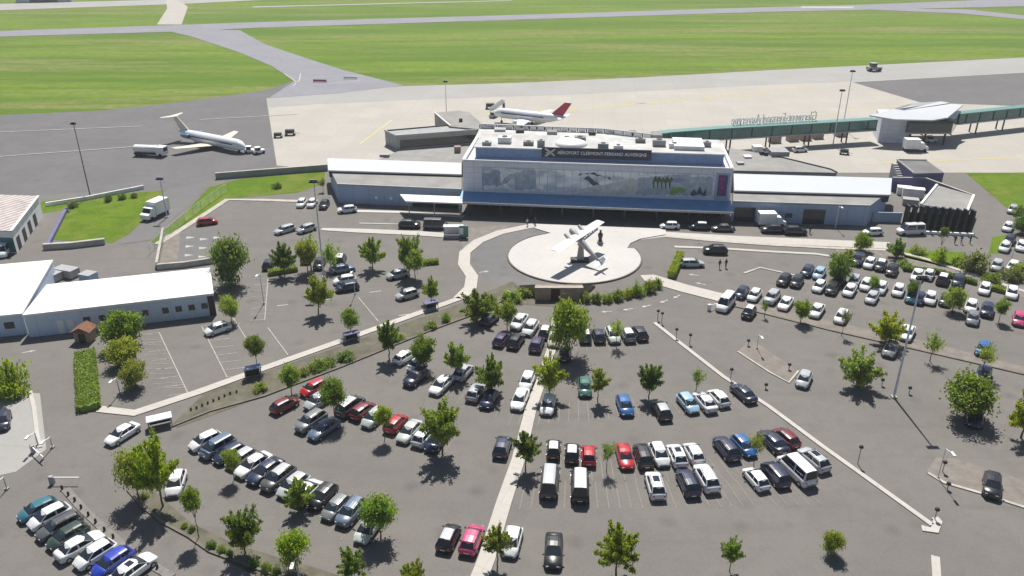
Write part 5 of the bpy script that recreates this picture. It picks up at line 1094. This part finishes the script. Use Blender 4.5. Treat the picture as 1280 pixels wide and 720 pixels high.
truck('grey tractor parked alone on the far pale shoulder', 1092, 89, 0, 'tractor', 'baggage_tractor', 'tractor', 1.8); truck('small grey cart on the pale apron right of the walkway', 1055, 193, -20, 'cart', 'baggage_cart', 'cart')
truck('white tractor parked under the winged hub', 1163, 178, 0, 'tractor', 'baggage_tractor', 'tractor')
row('on the apron before the green walkway', None, ((990, 189), (1010, 188)), [(1000, 187, 'hw', 0)])
# yard and apron equipment
for lab, x, y, w_, h, mt in (('white freight container in the yard behind the front wall', 1140, 247, 4.5, 2.2, 'roofwhite'), ('small white container left in the walled yard', 1129, 243, 3, 1.8, 'white'), ('grey container in front of the yard containers', 1137, 256, 3.2, 1.4, 'kerb'), ('pale skip by the warehouse rear wall', 85, 345, 4.0, 1.5, 'stone'), ('blue skip behind the long warehouse roof', 112, 352, 2.4, 1.6, 'clad'), ('grey skip nearest the square warehouse', 66, 350, 3, 1.4, 'kerb')):
    t = thing('freight_container', lab, 'container', tuple(at(x, y)), R(-20)); M().box(-w_ / 2, w_ / 2, -1, 1, .12, h).build('body', mt, t); M().box(-w_ / 2 - .05, w_ / 2 + .05, -1.05, 1.05, h + .002, h + .1).build('lid', 'white' if 'white' in lab else 'steel', t)
    m = M()
    for k in range(6): m.box(-w_ / 2 + (k + .4) * w_ / 6, -w_ / 2 + (k + .6) * w_ / 6, -1.06, -1.002, .15, h - .05)
    m.build('rib', mt, t); M().box(-w_ / 2 + .1, w_ / 2 - .1, -.8, .8, 0, .118).build('skid', 'dark', t)
for lab, x, y, mt in (('red taxiway sign board at the apron mouth', 400, 103, 'redpaint'), ('white taxiway sign board on the grass edge', 438, 99, 'white')):
    t = thing('taxiway_sign', lab, 'sign', tuple(at(x, y)), R(-6)); M().box(-2.6, 2.6, -.15, .15, .3, 1.1).build('panel', mt, t)
    for s in (-2.5, 2.5): M().box(s - .1, s + .1, -.1, .1, 0, .3).build('foot', 'dark', t)
# ------------------------------------------------------------------ monument: aeroplane climbing on a pylon
mo = thing('aeroplane_monument', 'silver high-wing aeroplane mounted climbing on a pylon in the round plaza', 'monument', (12.2, 139.6, .2)); L_ = local(mo)
wl, wr = Vector(L_((7.5, 133.3, 4.5))), Vector(L_((17.0, 145.8, 5.5))); wc = (wl + wr) / 2; sp = (wr - wl).normalized()
tail = Vector(L_((16.2, 134.5, 1.4))); ax = (wc - Vector((0, 0, .55)) - tail).normalized(); nose = wc - Vector((0, 0, .55)) + ax * 2.6; upv = sp.cross(ax).normalized()
if upv.z < 0: upv = -upv
cv = Vector((-sp.y, sp.x, 0.02)).normalized(); wu = sp.cross(cv).normalized(); wu = wu if wu.z > 0 else -wu
m = M(); rs = []
for p, ch, th in ((wl, 1.8, .1), (wl.lerp(wc, .2), 2.0, .16), (wc, 2.1, .2), (wr.lerp(wc, .2), 2.0, .16), (wr, 1.8, .1)):
    rs.append([p + cv * ch * .5, p + cv * ch * .2 + wu * th, p - cv * ch * .5, p + cv * ch * .1 - wu * th * .5])
m.rings(rs); m.build('wing', plain('monument_alloy', (.62, .64, .68), .4, .5, var=.1), mo)
m = M(); ta, tb = wc - Vector((0, 0, 1.9)), wr.lerp(wc, .12) - Vector((0, 0, 1.3))
for k in range(9):
    a_, b_ = ta.lerp(tb, k / 9), ta.lerp(tb, (k + 1) / 9); m.tube(a_, b_, .16, n=6); m.tube(a_ + Vector((0, 0, .7)), b_ + Vector((0, 0, .7)), .12, n=6); m.tube(a_ + Vector((0, 0, .7 * (k % 2))), b_ + Vector((0, 0, .7 * ((k + 1) % 2))), .1, n=5)
m.build('support_truss', 'steel', mo)
m = M(); m.smooth = True; rs = []
for t_, rr in ((0, .16), (.25, .3), (.55, .52), (.75, .62), (.9, .6), (.97, .45), (1, .15)):
    c = tail.lerp(nose, t_); rs.append([c + sp * (rr * math.cos(q)) + upv * (rr * 1.15 * math.sin(q)) for q in [2 * math.pi * i / 12 for i in range(12)]])
m.rings(rs); m.build('fuselage', 'steel', mo)
c = tail + upv * .1
for s in (1, -1):
    M().rings([[c + sp * s * .1 + ax * .9, c + sp * s * .1 + upv * .08, c + sp * s * .1 - ax * .3], [c + sp * s * 2.2 + ax * .55, c + sp * s * 2.2 + upv * .05 + ax * .1, c + sp * s * 2.2 - ax * .25]]).build('tailplane', 'planewhite', mo)
    a = wc + sp * s * 3.6 - upv * .05; M().tube(a, tail.lerp(nose, .7) - upv * .5, .07, n=6).build('wing_strut', 'steel', mo)
    a = wc + sp * s * 2.3 + ax * .9 - upv * .25; M().tube(a - ax * 1.2, a + ax * .9, .38, .3, 10).build('engine', 'steel', mo)
    b = wc + sp * s * 1.4 - upv * 1.7 + ax * .6; M().tube(b - sp * .15, b + sp * .15, .42, n=12).build('wheel', 'black', mo); M().tube(b, wc + sp * s * .5 - upv * .7, .08, n=6).build('gear_leg', 'steel', mo)
M().rings([[c + ax * 1.1 + sp * .05, c - ax * .3 + sp * .05, c - ax * .3 - sp * .05, c + ax * 1.1 - sp * .05], [c + upv * 1.5 + ax * .35 + sp * .03, c + upv * 1.5 - ax * .35 + sp * .03, c + upv * 1.5 - ax * .35 - sp * .03, c + upv * 1.5 + ax * .35 - sp * .03]]).build('tail_fin', 'planewhite', mo)
q = tail.lerp(nose, .62); M().rings([[(-.8 + q.x, -.4 + q.y, 0), (.6 + q.x, -.4 + q.y, 0), (.6 + q.x, .4 + q.y, 0), (-.8 + q.x, .4 + q.y, 0)], [(-.45 + q.x, -.3 + q.y, q.z - .3), (.35 + q.x, -.3 + q.y, q.z - .3), (.35 + q.x, .3 + q.y, q.z - .3), (-.45 + q.x, .3 + q.y, q.z - .3)]]).build('pylon', 'concretewall', mo)
M().box(q.x - 1.9, q.x + 1.5, q.y - 1.1, q.y + 1.1, 0, .35).build('plinth', 'dark', mo)
st = thing('statue', 'dark weathered statue on a stone block beside the aeroplane monument', 'statue', tuple(at(750, 305)))
m = M(); m.smooth = True; m.lathe((0, 0, .6), [(.42, 0), (.34, .5), (.45, 1.0), (.5, 1.5), (.34, 1.75), (.14, 1.85), (.2, 2.0), (.24, 2.15), (.18, 2.32), (.02, 2.4)], 12); m.build('figure', 'dark', st); M().box(-.6, .6, -.5, .5, 0, .6).build('block', 'stone', st)
# ------------------------------------------------------------------ people
def body_mesh(pose):
    me = bpy.data.meshes.new('body'); s = pose
    J = [(0, 0, .95, .15), (0, 0, 1.2, .145), (0, 0, 1.42, .15), (0, 0, 1.53, .06), (0, 0.01, 1.60, .085), (0, 0.01, 1.70, .095),
         (.09, .02, .9, .09), (.1, .12 * s, .5, .065), (.1, .05 * s, .08, .045), (.1, .05 * s + .16, .04, .04), (-.09, 0, .9, .09), (-.1, -.12 * s, .5, .065), (-.1, -.25 * s, .08, .045), (-.1, -.25 * s + .16, .04, .04),
         (.2, 0, 1.42, .065), (.25, -.1 * s, 1.13, .048), (.26, .02 * s, .9, .035), (.26, .05 * s, .8, .04), (-.2, 0, 1.42, .065), (-.25, .1 * s, 1.13, .048), (-.26, .22 * s, .92, .035), (-.26, .26 * s, .83, .04)]
    E = [(0, 1), (1, 2), (2, 3), (3, 4), (4, 5), (0, 6), (6, 7), (7, 8), (8, 9), (0, 10), (10, 11), (11, 12), (12, 13), (2, 14), (14, 15), (15, 16), (16, 17), (2, 18), (18, 19), (19, 20), (20, 21)]
    me.from_pydata([j[:3] for j in J], E, []); o = bpy.data.objects.new('body', me); COL.objects.link(o)
    sk = o.modifiers.new('skin', 'SKIN'); ss = o.modifiers.new('sub', 'SUBSURF'); ss.levels = 1
    lay = me.skin_vertices[0].data if me.skin_vertices else None
    if lay is None:
        bpy.context.view_layer.objects.active = o; me.skin_vertices.new() if hasattr(me.skin_vertices, 'new') else None; lay = me.skin_vertices[0].data
    for i, j in enumerate(J): lay[i].radius = (j[3], j[3]); lay[i].use_root = (i == 0)
    dg = bpy.context.evaluated_depsgraph_get(); m2 = bpy.data.meshes.new_from_object(o.evaluated_get(dg)); bpy.data.objects.remove(o)
    return m2
try:
    BM = [body_mesh(.4), body_mesh(1.2)]
except Exception as e:
    print('PEOPLE', e); BM = []
def person(label, px, py, rz, shirt, trousers, pose=0, group=None):
    if not BM: return
    b = at(px, py); t = thing('person', label, 'person', (b.x, b.y, .05), R(rz), group)
    me = BM[pose].copy(); me.materials.clear()
    for c in (('skin', None), ('shirt', shirt), ('trousers', trousers)): me.materials.append(MT['skin'] if c[1] is None else plain('cloth_' + c[0], c[1], .9))
    for p in me.polygons:
        z = p.center.z; p.material_index = 2 if z < .97 else (0 if z > 1.5 or (abs(p.center.x) > .2 and z < 1.1) else 1); p.use_smooth = True
    link('body', me, t)
    m = M(); m.smooth = True; m.lathe((0, -.01, 1.69), [(.11, -.06), (.118, .02), (.1, .09), (.05, .125), (.005, .13)], 10); m.build('hair', 'dark', t)
person('person in dark clothes, left one of two walking on the right forecourt', 899, 336, 20, (.03, .03, .035), (.02, .02, .03), 1)
person('person in dark clothes, right one of two walking on the right forecourt', 907, 335, 20, (.05, .04, .04), (.02, .02, .025), 0)
person('person in pale shirt, left one of two in front of the terminal doors', 659, 283, 60, (.6, .6, .58), (.05, .06, .09), 1)
person('person in dark top, right one of two in front of the terminal doors', 669, 282, -40, (.05, .05, .06), (.03, .03, .04), 0)
person('person in dark clothes standing by the black cars at the right wing', 1012, 292, 0, (.03, .03, .04), (.02, .02, .02), 0)
for i, x in enumerate((1193, 1201, 1212)): person(f'dark dressed person, {ORD[i]} from the left of three near the fins', x, 305, 40 * i, (.03, .035, .05), (.02, .02, .03), i % 2, 'people near the dark fins')
print('OBJECTS', len(bpy.data.objects))

hz = M().box(-900, 900, -300, 1400, -1.0, 64.0).build('haze', [], kind='stuff')
hm = bpy.data.materials.new('haze_air'); hm.use_nodes = True; ht = hm.node_tree
for n_ in list(ht.nodes):
    if n_.type == 'BSDF_PRINCIPLED': ht.nodes.remove(n_)
pv = ht.nodes.new('ShaderNodeVolumePrincipled'); pv.inputs['Density'].default_value = 0.0002; pv.inputs['Color'].default_value = (.93, .95, 1, 1); pv.inputs['Anisotropy'].default_value = .3
ht.links.new(pv.outputs[0], ht.nodes['Material Output'].inputs['Volume']); hz.data.materials.append(hm)
